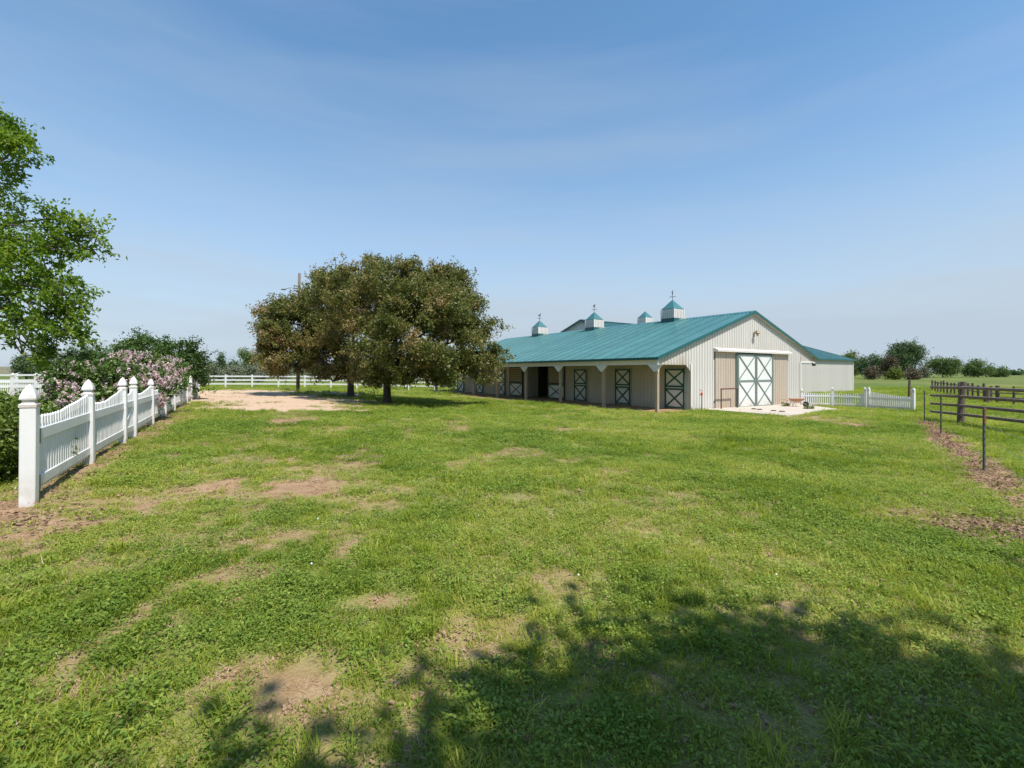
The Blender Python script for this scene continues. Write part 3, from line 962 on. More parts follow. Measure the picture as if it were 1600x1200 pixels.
# ------------------------------------------------------------------ foliage builders
def leaf_cloud(P, D, L, W, name, m, rng, tint, fold=.25, up=.35):
    """leaf blades at points P pointing along D (unit), length L, width W"""
    n = len(P)
    D = D / np.maximum(np.linalg.norm(D, axis=1, keepdims=True), 1e-6)
    A = rng.normal(size=(n, 3)); A[:, 2] += up * 2
    S = np.cross(D, A); S /= np.maximum(np.linalg.norm(S, axis=1, keepdims=True), 1e-6)
    N = np.cross(S, D)
    L = (L * rng.uniform(.7, 1.3, n))[:, None]
    Wd = (W * rng.uniform(.7, 1.3, n))[:, None]
    v0 = P
    v1 = P + D * L * .45 + S * Wd * .5 + N * Wd * fold
    v2 = P + D * L
    v3 = P + D * L * .45 - S * Wd * .5 + N * Wd * fold
    V = np.stack([v0, v1, v2, v3], 1).reshape(-1, 3)
    b = np.arange(n) * 4
    T = np.stack([b, b + 1, b + 2, b, b + 2, b + 3], 1).reshape(-1, 3)
    return np_mesh(name, V, T, m, np.repeat(tint, 4))

def sphere_dirs(n, rng):
    d = rng.normal(size=(n, 3))
    return d / np.linalg.norm(d, axis=1, keepdims=True)

def crown(lobes, n_twig, per, L, W, spread, m, rng, name='crown', zmin=None, inner=.5, tint_f=None, twig=.8, droop=0.0, up=.35, shell=2.2, clump=0.0):
    """leaves on twigs that fill the outer shell of a set of ellipsoid lobes; returns the mesh and twig base points"""
    lobes = np.array(lobes, float)
    vol = (lobes[:, 3] * lobes[:, 4] * lobes[:, 5]) ** (2 / 3)
    idx = rng.choice(len(lobes), n_twig, p=vol / vol.sum())
    d = sphere_dirs(n_twig, rng)
    r = inner + (1 - inner) * rng.uniform(0, 1, n_twig) ** (1 / shell)
    B = lobes[idx, :3] + d * lobes[idx, 3:] * r[:, None]
    lobe_id = idx
    if clump:
        q = B / clump
        nn = (vnoise(q[:, 0] + q[:, 2] * .6, q[:, 1] - q[:, 2] * .5, 301) + vnoise(q[:, 2] + q[:, 1] * .4, q[:, 0] * .8 - q[:, 2] * .3, 302) + vnoise(q[:, 1], q[:, 2] + q[:, 0] * .3, 303)) / 3
        kk = nn > rng.uniform(.40, .50, len(B))
        B, lobe_id = B[kk], lobe_id[kk]
    if zmin is not None:
        lobe_id = lobe_id[B[:, 2] > zmin]
        B = B[B[:, 2] > zmin]
    nB = len(B)
    cen = lobes[:, :3].mean(0)
    out = B - cen; out /= np.maximum(np.linalg.norm(out, axis=1, keepdims=True), 1e-6)
    td = out * .6 + rng.normal(size=(nB, 3)) * .55 + np.array([0, 0, .25 - droop])
    td /= np.linalg.norm(td, axis=1, keepdims=True)
    tl = twig * rng.uniform(.4, 1.3, nB) * np.where(rng.uniform(0, 1, nB) < .12, 1.7, 1)
    k = rng.integers(max(per // 2, 2), per + per // 2 + 1, nB)
    ti = np.repeat(np.arange(nB), k)
    s = rng.uniform(-.15, 1, len(ti))
    P = B[ti] + td[ti] * (tl[ti] * s)[:, None] + rng.normal(size=(len(ti), 3)) * spread
    D = td[ti] * .5 + rng.normal(size=(len(ti), 3)) * .7 + np.array([0, 0, -.15 - droop])
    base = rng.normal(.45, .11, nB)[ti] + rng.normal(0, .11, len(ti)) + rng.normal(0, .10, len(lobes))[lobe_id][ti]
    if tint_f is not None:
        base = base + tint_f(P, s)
    return leaf_cloud(P, D, L, W, name, m, rng, np.clip(base, 0, 1), up=up), B

def sub_clumps(lobes, k, r, rng, zmin=0.0):
    """many small leaf clumps over the outside of the big lobes, a few inside"""
    L = np.array(lobes, float)
    area = (L[:, 3] * L[:, 4] * L[:, 5]) ** (2 / 3)
    idx = rng.choice(len(L), k, p=area / area.sum())
    d = sphere_dirs(k, rng)
    rad = np.where(rng.uniform(0, 1, k) < .82, rng.uniform(.72, 1.0, k), rng.uniform(.2, .7, k))
    C = L[idx, :3] + d * L[idx, 3:] * rad[:, None]
    # drop clumps buried well inside another lobe
    keep = np.ones(k, bool)
    for l in L:
        q = (C - l[:3]) / l[3:]
        keep &= ~((q ** 2).sum(1) < .30)
    keep &= C[:, 2] > zmin
    C = C[keep]
    out = []
    for c in C:
        f = r * rng.uniform(.55, 1.35)
        out.append((c[0], c[1], c[2], f * rng.uniform(.8, 1.25), f * rng.uniform(.8, 1.25), f * rng.uniform(.5, .85)))
    return out

def link_mesh(name, me, parent):
    o = bpy.data.objects.new(name, me)
    COL.objects.link(o)
    o.parent = parent
    return o

def limb_path(a, b, rng, sag=.12, n=5):
    a, b = np.array(a, float), np.array(b, float)
    L = np.linalg.norm(b - a)
    pts = []
    j = rng.normal(size=3) * L * .07
    for i in range(n):
        t = i / (n - 1)
        pts.append(a + (b - a) * t + j * math.sin(math.pi * t) + np.array([0, 0, L * sag * math.sin(math.pi * t)]))
    return pts

def tree(name, label, base, trunk_h, trunk_r, lobes, n_twig, per, L, W, m, seed, cat='tree', group=None, spread=.12, lean=(0, 0), twig=.8, inner=.5, tint_f=None, zmin=None, limbs=True, droop=0.0, sub=40, flare=1.5, shell=2.2, clump=0.0, limb_r=1.0, subs=None):
    """lobes are relative to the base point"""
    rng = np.random.default_rng(seed)
    t = empty(name, base, 0, label, cat, group)
    small = sub_clumps(lobes, subs[0], subs[1], rng, zmin or 0) if subs else lobes
    me, B = crown(small, n_twig, per, L, W, spread, m, rng, 'crown', zmin, inner, tint_f, twig, droop, shell=shell, clump=clump)
    link_mesh('crown', me, t)
    top = np.array([lean[0], lean[1], trunk_h])
    tk = MB()
    tk.tube([(0, 0, -.3), (0, 0, .05), (lean[0] * .2, lean[1] * .2, trunk_h * .3), (lean[0] * .6, lean[1] * .6, trunk_h * .7), tuple(top)],
            [trunk_r * flare, trunk_r * 1.25, trunk_r, trunk_r * .92, trunk_r * .85], 10)
    tk.build('trunk', M['bark'], t, smooth=True)
    if limbs:
        lb = MB()
        for lo in lobes:
            c = np.array(lo[:3]) - np.array([0, 0, lo[5] * .25])
            lb.tube(limb_path(top - np.array([0, 0, .15]), c, rng), np.linspace(trunk_r * .6, trunk_r * .16, 5) * limb_r, 7)
            near = B[np.argsort(np.linalg.norm(B - np.array(lo[:3]), axis=1) + rng.uniform(0, 1.5, len(B)))[:max(6, sub // len(lobes))]]
            for e in near:
                lb.tube(limb_path(c, e, rng, .05, 4), np.linspace(trunk_r * .2 * limb_r, .007, 4), 5)
        lb.build('limbs', M['bark'], t, smooth=True)
    return t

# ------------------------------------------------------------------ the two crab-apple trees beside the drive
def lobes_px(items, base, Yc, sc=1.0):
    """lobes from (px, py, rx px, rz px, depth offset, depth radius) around depth Yc, relative to base"""
    out = []
    for (px, py, rx, rz, dy, ry) in items:
        y = Yc + dy
        c = at(px, py, y) - base
        out.append((c.x, c.y, c.z, rx / F * y * sc, ry * sc, rz / F * y * sc))
    return out

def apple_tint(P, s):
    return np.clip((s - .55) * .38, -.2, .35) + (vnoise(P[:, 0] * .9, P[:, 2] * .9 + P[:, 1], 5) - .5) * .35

TA, TB = gp(605, 630), gp(548, 620)
la_ = lobes_px([(560, 470, 62, 52, 1.5, 2.6), (618, 455, 62, 50, 0, 3.2), (672, 470, 56, 50, 1, 3.0), (700, 490, 48, 48, -1, 2.6), (735, 540, 46, 48, .5, 2.6),
                (700, 555, 52, 45, -2, 2.4), (640, 530, 62, 62, -2.2, 2.6), (585, 545, 60, 55, -1.6, 2.6), (665, 585, 40, 24, -.5, 2.2), (748, 575, 30, 24, .5, 1.8), (600, 585, 50, 24, -.5, 2.2), (711, 448, 24, 22, 1, 1.6), (765, 515, 16, 18, .5, 1.0), (560, 418, 14, 12, 1, .8), (640, 415, 26, 14, .5, 1.2), (690, 432, 16, 14, 1, 1.0), (778, 545, 10, 14, .5, .7), (742, 478, 18, 18, .5, 1.0), (590, 412, 20, 10, .8, 1.0)], TA, TA.y, .90)
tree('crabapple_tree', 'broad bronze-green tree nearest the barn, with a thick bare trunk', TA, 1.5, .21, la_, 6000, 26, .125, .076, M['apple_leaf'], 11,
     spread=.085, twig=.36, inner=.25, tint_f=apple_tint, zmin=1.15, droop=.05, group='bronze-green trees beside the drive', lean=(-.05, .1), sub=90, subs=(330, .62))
lb_ = lobes_px([(470, 515, 52, 44, 0, 2.6), (520, 478, 54, 50, 1, 2.8), (575, 445, 52, 38, 1, 2.8), (455, 555, 46, 36, 0, 2.4), (510, 560, 56, 44, -1, 2.6), (560, 540, 60, 55, 0, 3),
                (440, 495, 26, 24, .5, 1.6), (437, 540, 22, 30, 0, 1.6), (432, 482, 12, 8, .5, .7), (505, 432, 12, 10, 1, .8), (520, 592, 40, 18, 0, 2)], TB, TB.y, .90)
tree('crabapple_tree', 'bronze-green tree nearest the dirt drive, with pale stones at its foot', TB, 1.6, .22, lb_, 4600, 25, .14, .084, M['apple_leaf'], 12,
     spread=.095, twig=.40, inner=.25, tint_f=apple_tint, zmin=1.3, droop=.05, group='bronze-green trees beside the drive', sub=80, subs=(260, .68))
st_rng = random.Random(4)
for k in range(11):
    p = gp(513 + k * 4.4 + st_rng.uniform(-1, 1), 618 + st_rng.uniform(-1.5, 2.5))
    r = st_rng.uniform(.13, .24)
    mb = MB().rings((0, 0, 0), [(r * .8, -.05), (r, .05), (r * .85, r * .55), (r * .35, r * .78)], 7, st_rng.random() * 3)
    mb.v = [(x * st_rng.uniform(.85, 1.15), y * st_rng.uniform(.85, 1.15), z * st_rng.uniform(.9, 1.1)) for x, y, z in mb.v]
    tag(mb.build('stone', M['stone'], loc=p, smooth=False), 'pale stone in the row at the foot of the tree nearest the drive', 'stone', 'pale stones at the foot of the tree')

# ------------------------------------------------------------------ the tree reaching in from the left
ASH_Y = 11.0
ash_base = Vector((-16.2, 12.2, tz(-16.2, 12.2)))
al_ = lobes_px([(-10, 235, 52, 44, 0, .9), (18, 232, 26, 24, -.2, .5), (-20, 300, 50, 50, .3, 1.0), (-5, 372, 46, 42, 0, .9), (42, 392, 46, 34, 0, .7), (85, 350, 30, 26, .1, .45), (92, 378, 40, 30, 0, .6), (128, 352, 26, 16, .2, .4), (143, 385, 18, 26, .2, .4), (110, 400, 24, 13, .2, .4), (150, 362, 10, 10, .2, .25),
                (25, 440, 60, 36, .2, .9), (-30, 440, 60, 60, .4, 1.1), (75, 430, 36, 24, 0, .6), (100, 455, 36, 26, -.1, .5), (112, 488, 28, 24, 0, .4), (70, 485, 46, 30, 0, .7), (25, 500, 34, 24, .3, .6), (95, 515, 36, 20, 0, .4), (133, 523, 16, 10, .1, .25), (118, 527, 12, 10, .1, .25), (45, 530, 34, 22, .2, .45), (65, 552, 26, 18, .2, .35), (35, 548, 16, 22, .2, .3), (86, 545, 12, 10, .2, .2), (10, 200, 18, 30, 0, .5),
                (-90, 300, 70, 90, 1.0, 1.8), (-130, 420, 80, 80, 1.2, 2.0), (-110, 180, 80, 80, 1.2, 2.0), (-200, 250, 90, 100, 1.6, 2.2)], ash_base, ASH_Y)
tree('ash_tree', 'tall bright green tree reaching its leafy limbs in from the left edge', ash_base, 3.4, .26, al_, 1750, 28, .11, .056, M['ash_leaf'], 21, spread=.06, twig=.30, inner=.1, droop=.08, sub=160, shell=1.6, clump=.45, limb_r=.35)

# the tree behind the viewpoint that shades the near lawn
sh_base = Vector((4.92, -4.1, tz(4.92, -4.1)))
tree('shade_tree', 'leafy tree just outside the view whose shadow falls on the near lawn', sh_base, 3.0, .24,
     [(0, 0, 6.2, 3.4, 3.2, 2.2), (-2.9, 1.6, 5.3, 1.6, 1.5, 1.1), (-1.2, 2.5, 5.6, 1.7, 1.5, 1.2), (1.4, 2.2, 5.4, 1.8, 1.5, 1.2), (-2.6, -.4, 5.6, 1.8, 1.9, 1.4), (2.4, -.6, 5.4, 1.8, 1.8, 1.4), (-3.5, 1.0, 4.9, 1.0, 1.1, .8), (-2.4, 2.3, 5.0, 1.2, 1.0, .8)],
     2600, 30, .19, .10, M['ash_leaf'], 22, spread=.16, twig=.7, inner=.2, sub=50)

# ------------------------------------------------------------------ shrubs behind the white fence
def shrub(name, label, base, lobes, n, per, L, W, m, seed, spread=.06, twig=.3, flowers=0, flower_tf=None, zmin=.05, inner=.5, cat='shrub', group=None, stems=14):
    rng = np.random.default_rng(seed)
    t = empty(name, base, 0, label, cat, group)
    me, B = crown(lobes, n, per, L, W, spread, m, rng, 'foliage', zmin, inner, None, twig)
    link_mesh('foliage', me, t)
    sb = MB()
    for i in range(stems):
        e = B[rng.integers(len(B))]
        lo = lobes[rng.integers(len(lobes))]
        c0 = np.array([e[0] * .5 + rng.normal() * .1, e[1] * .5 + rng.normal() * .1, -.1])
        sb.tube(limb_path(c0, e, rng, .05, 4), np.linspace(.028, .008, 4), 5)
    sb.build('stems', M['bark'], t, smooth=True)
    if flowers:
        la2 = np.array(lobes, float)
        idx = rng.integers(len(la2), size=flowers)
        d = sphere_dirs(flowers, rng)
        d[:, 2] = np.abs(d[:, 2]) * .9 - .15
        d[:, 1] = -np.abs(d[:, 1]) * .8 + rng.normal(size=flowers) * .25
        d /= np.linalg.norm(d, axis=1, keepdims=True)
        Bp = la2[idx, :3] + d * la2[idx, 3:] * rng.uniform(.95, 1.12, flowers)[:, None]
        if flower_tf is not None:
            Bp, d = Bp[flower_tf(Bp)], d[flower_tf(Bp)]
        Bp, d = Bp[Bp[:, 2] > .2], d[Bp[:, 2] > .2]
        k = 46
        ti = np.repeat(np.arange(len(Bp)), k)
        ax = d * .5 + rng.normal(size=d.shape) * .25 + np.array([0, 0, .6])
        ax /= np.linalg.norm(ax, axis=1, keepdims=True)
        s = rng.uniform(0, 1, len(ti))
        P = Bp[ti] + ax[ti] * (s * .21)[:, None] + rng.normal(size=(len(ti), 3)) * (.032 * (1.15 - s))[:, None]
        tint = np.clip(rng.normal(.5, .15, len(Bp))[ti] + rng.normal(0, .2, len(ti)), 0, 1)
        fm = leaf_cloud(P, rng.normal(size=P.shape), .036, .034, 'blossom', M['lilac_flower'], rng, tint, .1)
        tag(link_mesh('blossom', fm, t), kind='stuff')
    return t

LB1 = Vector((-9.9, 10.4, tz(-9.9, 10.4)))
shrub('lilac_bush', 'dark lilac bush with few pink blossoms behind the garden gate', LB1,
      lobes_px([(120, 606, 22, 30, .6, .6), (140, 592, 26, 34, 1.2, .7), (170, 600, 28, 34, .6, .6), (150, 630, 30, 26, .2, .6), (112, 630, 18, 26, .4, .5)], LB1, 10.4),
      520, 30, .085, .06, M['lilac_leaf'], 31, flowers=80, twig=.28)
LB2 = Vector((-13.1, 15.4, tz(-13.1, 15.4)))
shrub('lilac_bush', 'large lilac bush covered in pale pink blossom spilling over the white fence', LB2,
      lobes_px([(190, 582, 22, 20, 0, .6), (228, 578, 26, 22, 1.6, .8), (262, 584, 24, 20, 3.6, .9), (205, 610, 26, 24, .2, .5), (248, 606, 26, 18, 2.6, .6), (205, 572, 16, 16, .6, .6), (228, 622, 16, 14, .6, .3), (274, 596, 14, 16, 4.2, .5), (178, 600, 16, 20, -.4, .5), (248, 606, 16, 15, -2.0, .35), (262, 598, 15, 15, -.4, .4), (243, 634, 9, 12, -2.4, .22), (236, 596, 18, 16, -1.4, .5)], LB2, 15.4),
      800, 32, .095, .065, M['lilac_leaf'], 32, flowers=1000, twig=.3)
SB = Vector((-18.6, 23.6, tz(-18.6, 23.6)))
shrub('tall_shrub', 'tall dark green leafy shrub rising behind the blossoming lilac', SB,
      lobes_px([(205, 555, 24, 26, 0, .9), (235, 548, 36, 24, 0, 1.1), (270, 560, 36, 30, 0, 1.2), (298, 572, 24, 28, 0, 1.0), (300, 590, 18, 24, 0, .9), (250, 585, 50, 34, .3, 1.2), (218, 533, 12, 10, 0, .4), (297, 540, 9, 10, 0, .4)], SB, 23.9, .80),
      900, 28, .11, .07, M['shrub_leaf'], 33, twig=.4, stems=20)
HB_ = Vector((-7.1, 6.0, tz(-7.1, 6.0)))
shrub('hedge_bush', 'low rounded green hedge bush beside the near fence post at left edge', HB_,
      [(0, 0, .55, .8, .75, .52), (.45, -.25, .45, .55, .5, .42), (.62, -.45, .42, .48, .42, .44), (-.5, .4, .6, .7, .7, .5), (.75, -.1, .5, .45, .5, .45), (-1.2, .2, .6, .7, .8, .5)], 900, 30, .05, .034, M['hedge_leaf'], 34, spread=.035, twig=.16)

# ------------------------------------------------------------------ white picket fences
def cap_mesh(w, name='cap'):
    r = w / 2 * math.sqrt(2)
    return MB().rings((0, 0, 0), [(r * 1.10, -.03), (r * 1.10, .0), (r * .98, .008), (r * .74, .018), (r * .74, .042), (r * 1.02, .052), (r * 1.05, .065), (r * .95, .10), (r * .70, .145), (r * .36, .185), (r * .06, .21)], 4).mesh(name, M['vinyl'])

def picket_post(parent, p, rz, w, h, capm, dz=0.0, name='post'):
    """p in the parent's coordinates, at ground level"""
    o = MB().box((0, 0, h / 2 - .1), (w, w, h + .2)).build(name, M['vinyl'], parent, loc=p, bevel=.006)
    o.rotation_euler = (random.uniform(-.009, .009), random.uniform(-.009, .009), rz + random.uniform(-.02, .02))
    c = inst('cap', capm, o, (0, 0, h))
    return o

PK = {}
def picket_panel(parent, a, b, top, spacing, pw, rails, base=.12, point=True, solid=False):
    """pickets and rails between two post feet a, b (world, relative to parent loc); top(s) gives picket height"""
    a, b = Vector(a), Vector(b)
    d = b - a
    L = math.hypot(d.x, d.y)
    rz = math.atan2(d.y, d.x)
    key = (pw, point)
    if key not in PK:
        mb = MB().box((0, 0, .485), (pw, .022, .97))
        if point:
            mb.add([(-pw / 2, -.011, .97), (pw / 2, -.011, .97), (pw / 2, .011, .97), (-pw / 2, .011, .97), (0, -.006, 1.0), (0, .006, 1.0)],
                   [(0, 1, 4), (2, 3, 5), (1, 2, 5, 4), (3, 0, 4, 5)])
        PK[key] = mb.mesh('picket', M['vinyl'])
    n = max(int(L / spacing), 2)
    for i in range(n):
        s = (i + .5) / n
        p = a + d * s
        k_ = inst('picket', PK[key], parent, (p.x, p.y, p.z + base), rz, (1, 1, max(top(s) - base + random.uniform(-.003, .003), .05)))
        k_.rotation_euler.x = random.uniform(-.004, .004)
    for (zl, hh, th) in rails:
        off = Vector((0, 0, zl))
        nd = d.normalized()
        MB().bar(a + off, b + off, th, hh).build('rail', M['vinyl'], parent, bevel=.005)

FD = (FENCE_B - FENCE_A); FD.z = 0; FD.normalize()
frz = math.atan2(FD.y, FD.x)
P1, P2, P3, P4, P5 = gp(45, 789), gp(139, 726), gp(192, 692), gp(208, 683), gp(236.6, 664)
L5 = (FENCE_B - P5)
capL = cap_mesh(.125)
def scallop(lo, hi):
    return lambda s: lo - .035 * math.sin(math.pi * min(s / .6, 1)) + (hi - lo) * max(0, (s - .4) / .6) ** 1.7
RL = [(.72, .125, .055), (.21, .11, .055)]
ga = empty('picket_fence', P1, 0, 'nearest white scalloped picket fence sections with gothic post caps on the left', 'picket fence')
def rel(p, o): return p - o
for p in (P1, P2, P3):
    picket_post(ga, rel(p, P1), frz, .125, 1.06, capL)
picket_panel(ga, rel(P1, P1) + FD * .07, rel(P2, P1) - FD * .07, scallop(.95, 1.06), .088, .042, RL, point=True)
picket_panel(ga, rel(P2, P1) + FD * .07, rel(P3, P1) - FD * .07, scallop(.93, 1.07), .088, .042, RL, point=True)
for zz in (.21, .71):
    MB().box((FD.x * .095 + .04 * FD.y, FD.y * .095 - .04 * FD.x, zz), (.02, .05, .16), rz=frz).build('hinge', M['steel'], ga)
gb = empty('garden_gate', P3, 0, 'narrow white picket gate between the two capped posts before the lilac', 'gate')
picket_panel(gb, FD * .10, rel(P4, P3) - FD * .10, lambda s: .93 + .10 * abs(2 * s - 1) ** 2, .088, .042, RL, point=True)
MB().bar(FD * .12 + Vector((0, 0, .24)), rel(P4, P3) - FD * .12 + Vector((0, 0, .68)), .03, .07).build('brace', M['vinyl'], gb)
gc = empty('picket_fence', P4, 0, 'white picket fence running behind the gate under the lilac towards the drive', 'picket fence')
picket_post(gc, rel(P4, P4), frz, .125, 1.07, capL)
pts = [P4, P5]
nseg = 6
for i in range(1, nseg + 1):
    q = P5 + (FENCE_B - P5) * (i / nseg)
    pts.append(Vector((q.x, q.y, tz(q.x, q.y))))
for i in range(1, len(pts)):
    picket_post(gc, rel(pts[i], P4), frz, .125, 1.0 if i == 1 else 1.05, capL)
    picket_panel(gc, rel(pts[i - 1], P4) + FD * .07, rel(pts[i], P4) - FD * .07, scallop(.93, 1.05), .09, .042, RL, point=True)

# farther picket fence at the left edge
gd0 = [gp(95, 620.5), gp(57, 620.5), gp(20, 620.5), gp(-20, 621), gp(-70, 621)]
gd = empty('picket_fence', gd0[0], 0, 'distant white picket fence across the yard at the far left', 'picket fence')
for i, p in enumerate(gd0):
    picket_post(gd, rel(p, gd0[0]), 0, .15, 1.18, cap_mesh(.15))
    if i:
        dd = (gd0[i] - gd0[i - 1]).normalized()
        picket_panel(gd, rel(gd0[i - 1], gd0[0]) + dd * .08, rel(p, gd0[0]) - dd * .08, lambda s: 1.04 - .07 * math.sin(math.pi * s), .10, .045, [(.86, .10, .05), (.58, .10, .05), (.2, .10, .05)])

# white picket fence right of the barn
ge0 = [gp(1253, 634.5), gp(1300.5, 635.5), gp(1352, 637.5), gp(1357.5, 638), gp(1427.5, 643)]
ge = empty('picket_fence', ge0[0], 0, 'white pointed picket fence running right from the barn corner', 'picket fence')
capR = cap_mesh(.12)
for i, p in enumerate(ge0):
    d = (ge0[min(i + 1, 4)] - ge0[max(i - 1, 0)])
    picket_post(ge, rel(p, ge0[0]), math.atan2(d.y, d.x), .12, (.86, .98, 1.0, 1.0, 1.02)[i], capR)
    if i and i != 3:
        dd = (ge0[i] - ge0[i - 1]).normalized()
        picket_panel(ge, rel(ge0[i - 1], ge0[0]) + dd * .07, rel(p, ge0[0]) - dd * .07, (lambda s: .84 - .05 * math.sin(math.pi * s)) if i < 4 else (lambda s: .93 - .17 * sstep(0, 1, s) ** .8 - .02 * math.sin(math.pi * s)), .105, .058, [(.62, .085, .045), (.16, .085, .045)], base=.06)

# ------------------------------------------------------------------ white three-rail fence behind the trees
RF_Y = 45.0
def rail_fence(name, label, pts, h=1.27, rails=(.42, .80, 1.17), w=.13):
    t = empty(name, pts[0], 0, label, 'rail fence')
    pmh = MB().box((0, 0, h / 2 - .1), (w, w, h + .2)).rings((0, 0, h), [(w * .8, 0), (w * .8, .02), (.02, .06)], 4).mesh('post', M['vinyl'])
    for i, p in enumerate(pts):
        d = pts[min(i + 1, len(pts) - 1)] - pts[max(i - 1, 0)]
        inst('post', pmh, t, rel(p, pts[0]), math.atan2(d.y, d.x))
        if i:
            for zr in rails:
                MB().bar(rel(pts[i - 1], pts[0]) + Vector((0, 0, zr)), rel(p, pts[0]) + Vector((0, 0, zr)), .045, .14).build('rail', M['vinyl'], t)
    return t
pts = []
for k in range(13):
    x_ = (311 + k * 40.5 - 800) / F * RF_Y
    pts.append(Vector((x_, RF_Y + k * .12, tz(x_, RF_Y + k * .12))))
rail_fence('rail_fence', 'long white three-rail fence crossing behind the bronze-green trees', pts)
c0 = pts[0]
e0 = FENCE_B + Vector((-.1, .3, 0))
ret = [c0 + (e0 - c0) * (i / 8) for i in range(9)]
ret = [Vector((p.x, p.y, tz(p.x, p.y))) for p in ret]
rail_fence('rail_fence', 'white three-rail fence coming forward along the drive to the picket fence', ret[1:-1] if False else ret[1:])
pts = []
for k in range(5):
    x_ = (-60 + k * 43 - 800) / F * 36.0
    pts.append(Vector((x_, 36.0, tz(x_, 36.0))))
rail_fence('rail_fence', 'white rail fence behind the far left picket fence', pts, 1.42, (.5, .92, 1.34))

# ------------------------------------------------------------------ pole, posts
pb = gp(465.5, 612)
up = empty('utility_pole', pb, 0, 'tall weathered wooden utility pole rising behind the bronze-green trees', 'utility pole')
ph = 581 - 427
ph = (ph / F * pb.y) + CZ - pb.z
MB().tube([(0, 0, -.3), (.04, 0, ph * .5), (.13, 0, ph)], [.15, .13, .105], 9).build('pole', M['pole_wood'], up, smooth=True)
MB().tube([(.1, 0, ph - 1.30), (-.55, -.1, ph - 1.22), (-1.12, -.15, ph - 1.36)], .022, 6).build('lamp_arm', M['steel'], up)
MB().box((-1.12, -.15, ph - 1.37), (.34, .16, .09)).build('lamp_head', M['steel'], up, bevel=.02)
for zz in (1.05, 1.25, 1.45):
    MB().box((-.12, 0, ph - zz), (.34, .08, .05)).build('bracket', M['steel'], up)
    MB().rings((-.30, 0, ph - zz - .05), [(.03, 0), (.06, .03), (.035, .06), (.06, .09), (.02, .13)], 8).build('insulator', M['steel'], up)
def tpost(name, label, px, pb_, pt_, m, cat='fence post', group=None, tipm=None):
    p = gp(px, pb_)
    h = (pb_ - pt_) / F * p.y
    t = empty(name, p, random.random() * .3, label, cat, group)
    MB().box((0, 0, h / 2 - .1), (.027, .008, h + .2)).box((0, .02, h / 2 - .1), (.008, .022, h + .196)).build('stake', m, t)
    for k in range(int(h / .12)):
        MB().box((0, -.007, .12 + k * .12), (.02, .008, .03)).build('stud', m, t)
    if tipm:
        MB().box((.002, .004, h - .14), (.033, .030, .28)).build('tip', tipm, t)
    return t, p, h
tpost('steel_post', 'thin rusty steel post standing before the white rail fence', 446, 610, 587, M['rust'])
wfp = []
for (px, pb_, pt_, lab, tip) in ((1445, 659, 610, 'farthest thin steel post of the wire fence, near the white pickets', None),
                                 (1471, 679, 619, 'middle thin green steel post of the wire fence on the right', None),
                                 (1538.5, 738, 637, 'nearest thin steel post of the wire fence, rusty at the top', M['rust'])):
    t, p, h = tpost('steel_post', lab, px, pb_, pt_, M['steel'], group='steel posts of the wire fence', tipm=tip)
    wfp.append((p, h))
wfd = wfp[2][0] - wfp[1][0]
nxt = wfp[2][0] + wfd
nxt.z = tz(nxt.x, nxt.y)
t4 = empty('wire_fence', wfp[0][0], 0, 'sparse strands of wire strung between the thin steel posts', 'wire')
line = [(p, h) for p, h in wfp] + [(nxt, 1.2)]
for fr in (.25, .5, .72, .93):
    MB().tube([rel(p, line[0][0]) + Vector((0, -.012, h * fr)) for p, h in line], .0022, 4).build('wire', M['wire'], t4)

# dark wooden rails on the right
wp = gp(1503, 662)
wf = empty('wooden_rail_fence', wp, 0, 'weathered brown wooden rail fence with one thick leaning post at right', 'rail fence')
hp = (662 - 597) / F * wp.y
MB().tube([(-.05, 0, -.3), (0, .02, hp * .5), (.10, .03, hp)], [.115, .105, .095], 9).build('post', M['old_wood'], wf)
ra, rb = Vector((16.6, 17.9)), Vector((15.4, 13.2))
wps = Vector((wp.x, wp.y))
dirn = (rb - ra).normalized()
left_e = wps - dirn * 1.75
right_e = wps + dirn * 3.6
for k, zz in enumerate((1.31, .98, .65, .33)):
    zl = tz(left_e.x, left_e.y) + zz; zr_ = tz(right_e.x, right_e.y) + zz + .01 * k
    o = wp
    MB().tube([(left_e.x - o.x, left_e.y - o.y, zl - o.z), (-.08 - .02, -.13, zz + .02), (right_e.x - o.x - .12, right_e.y - o.y, zr_ - o.z)], [.05, .055, .055], 7).build('rail', M['rail_wood'], wf)
p2 = right_e
MB().tube([(p2.x - wp.x + .05, p2.y - wp.y, -.3), (p2.x - wp.x + .06, p2.y - wp.y, 1.45)], .12, 9).build('post', M['old_wood'], wf)

# corral beyond: dark posts receding, with rails
ca, cb, cc = gp(1559, 631), gp(1457, 611.5), gp(1640, 636)
cf = empty('corral_fence', ca, 0, 'dark wooden corral fence receding across the pasture behind the brown rails', 'corral fence')
nc = 15
cps = []
for i in range(nc + 1):
    t = i / nc
    p = ca + (cb - ca) * t
    p.z = tz(p.x, p.y)
    cps.append(p)
crn = random.Random(9)
for i, p in enumerate(cps):
    h = 1.16 + crn.uniform(-.08, .12)
    r = .11 if i in (0,) else .075
    MB().tube([rel(p, ca) + Vector((0, 0, -.3)), rel(p, ca) + Vector((crn.uniform(-.04, .04), 0, h))], r, 7).build('post', M['old_wood'], cf)
    if i:
        for zz in (.98, .62):
            MB().tube([rel(cps[i - 1], ca) + Vector((0, 0, zz)), rel(p, ca) + Vector((0, 0, zz + crn.uniform(-.03, .03)))], .045, 6).build('rail', M['rail_wood'], cf)
cps2 = [ca + (cc - ca) * (i / 3) for i in range(4)]
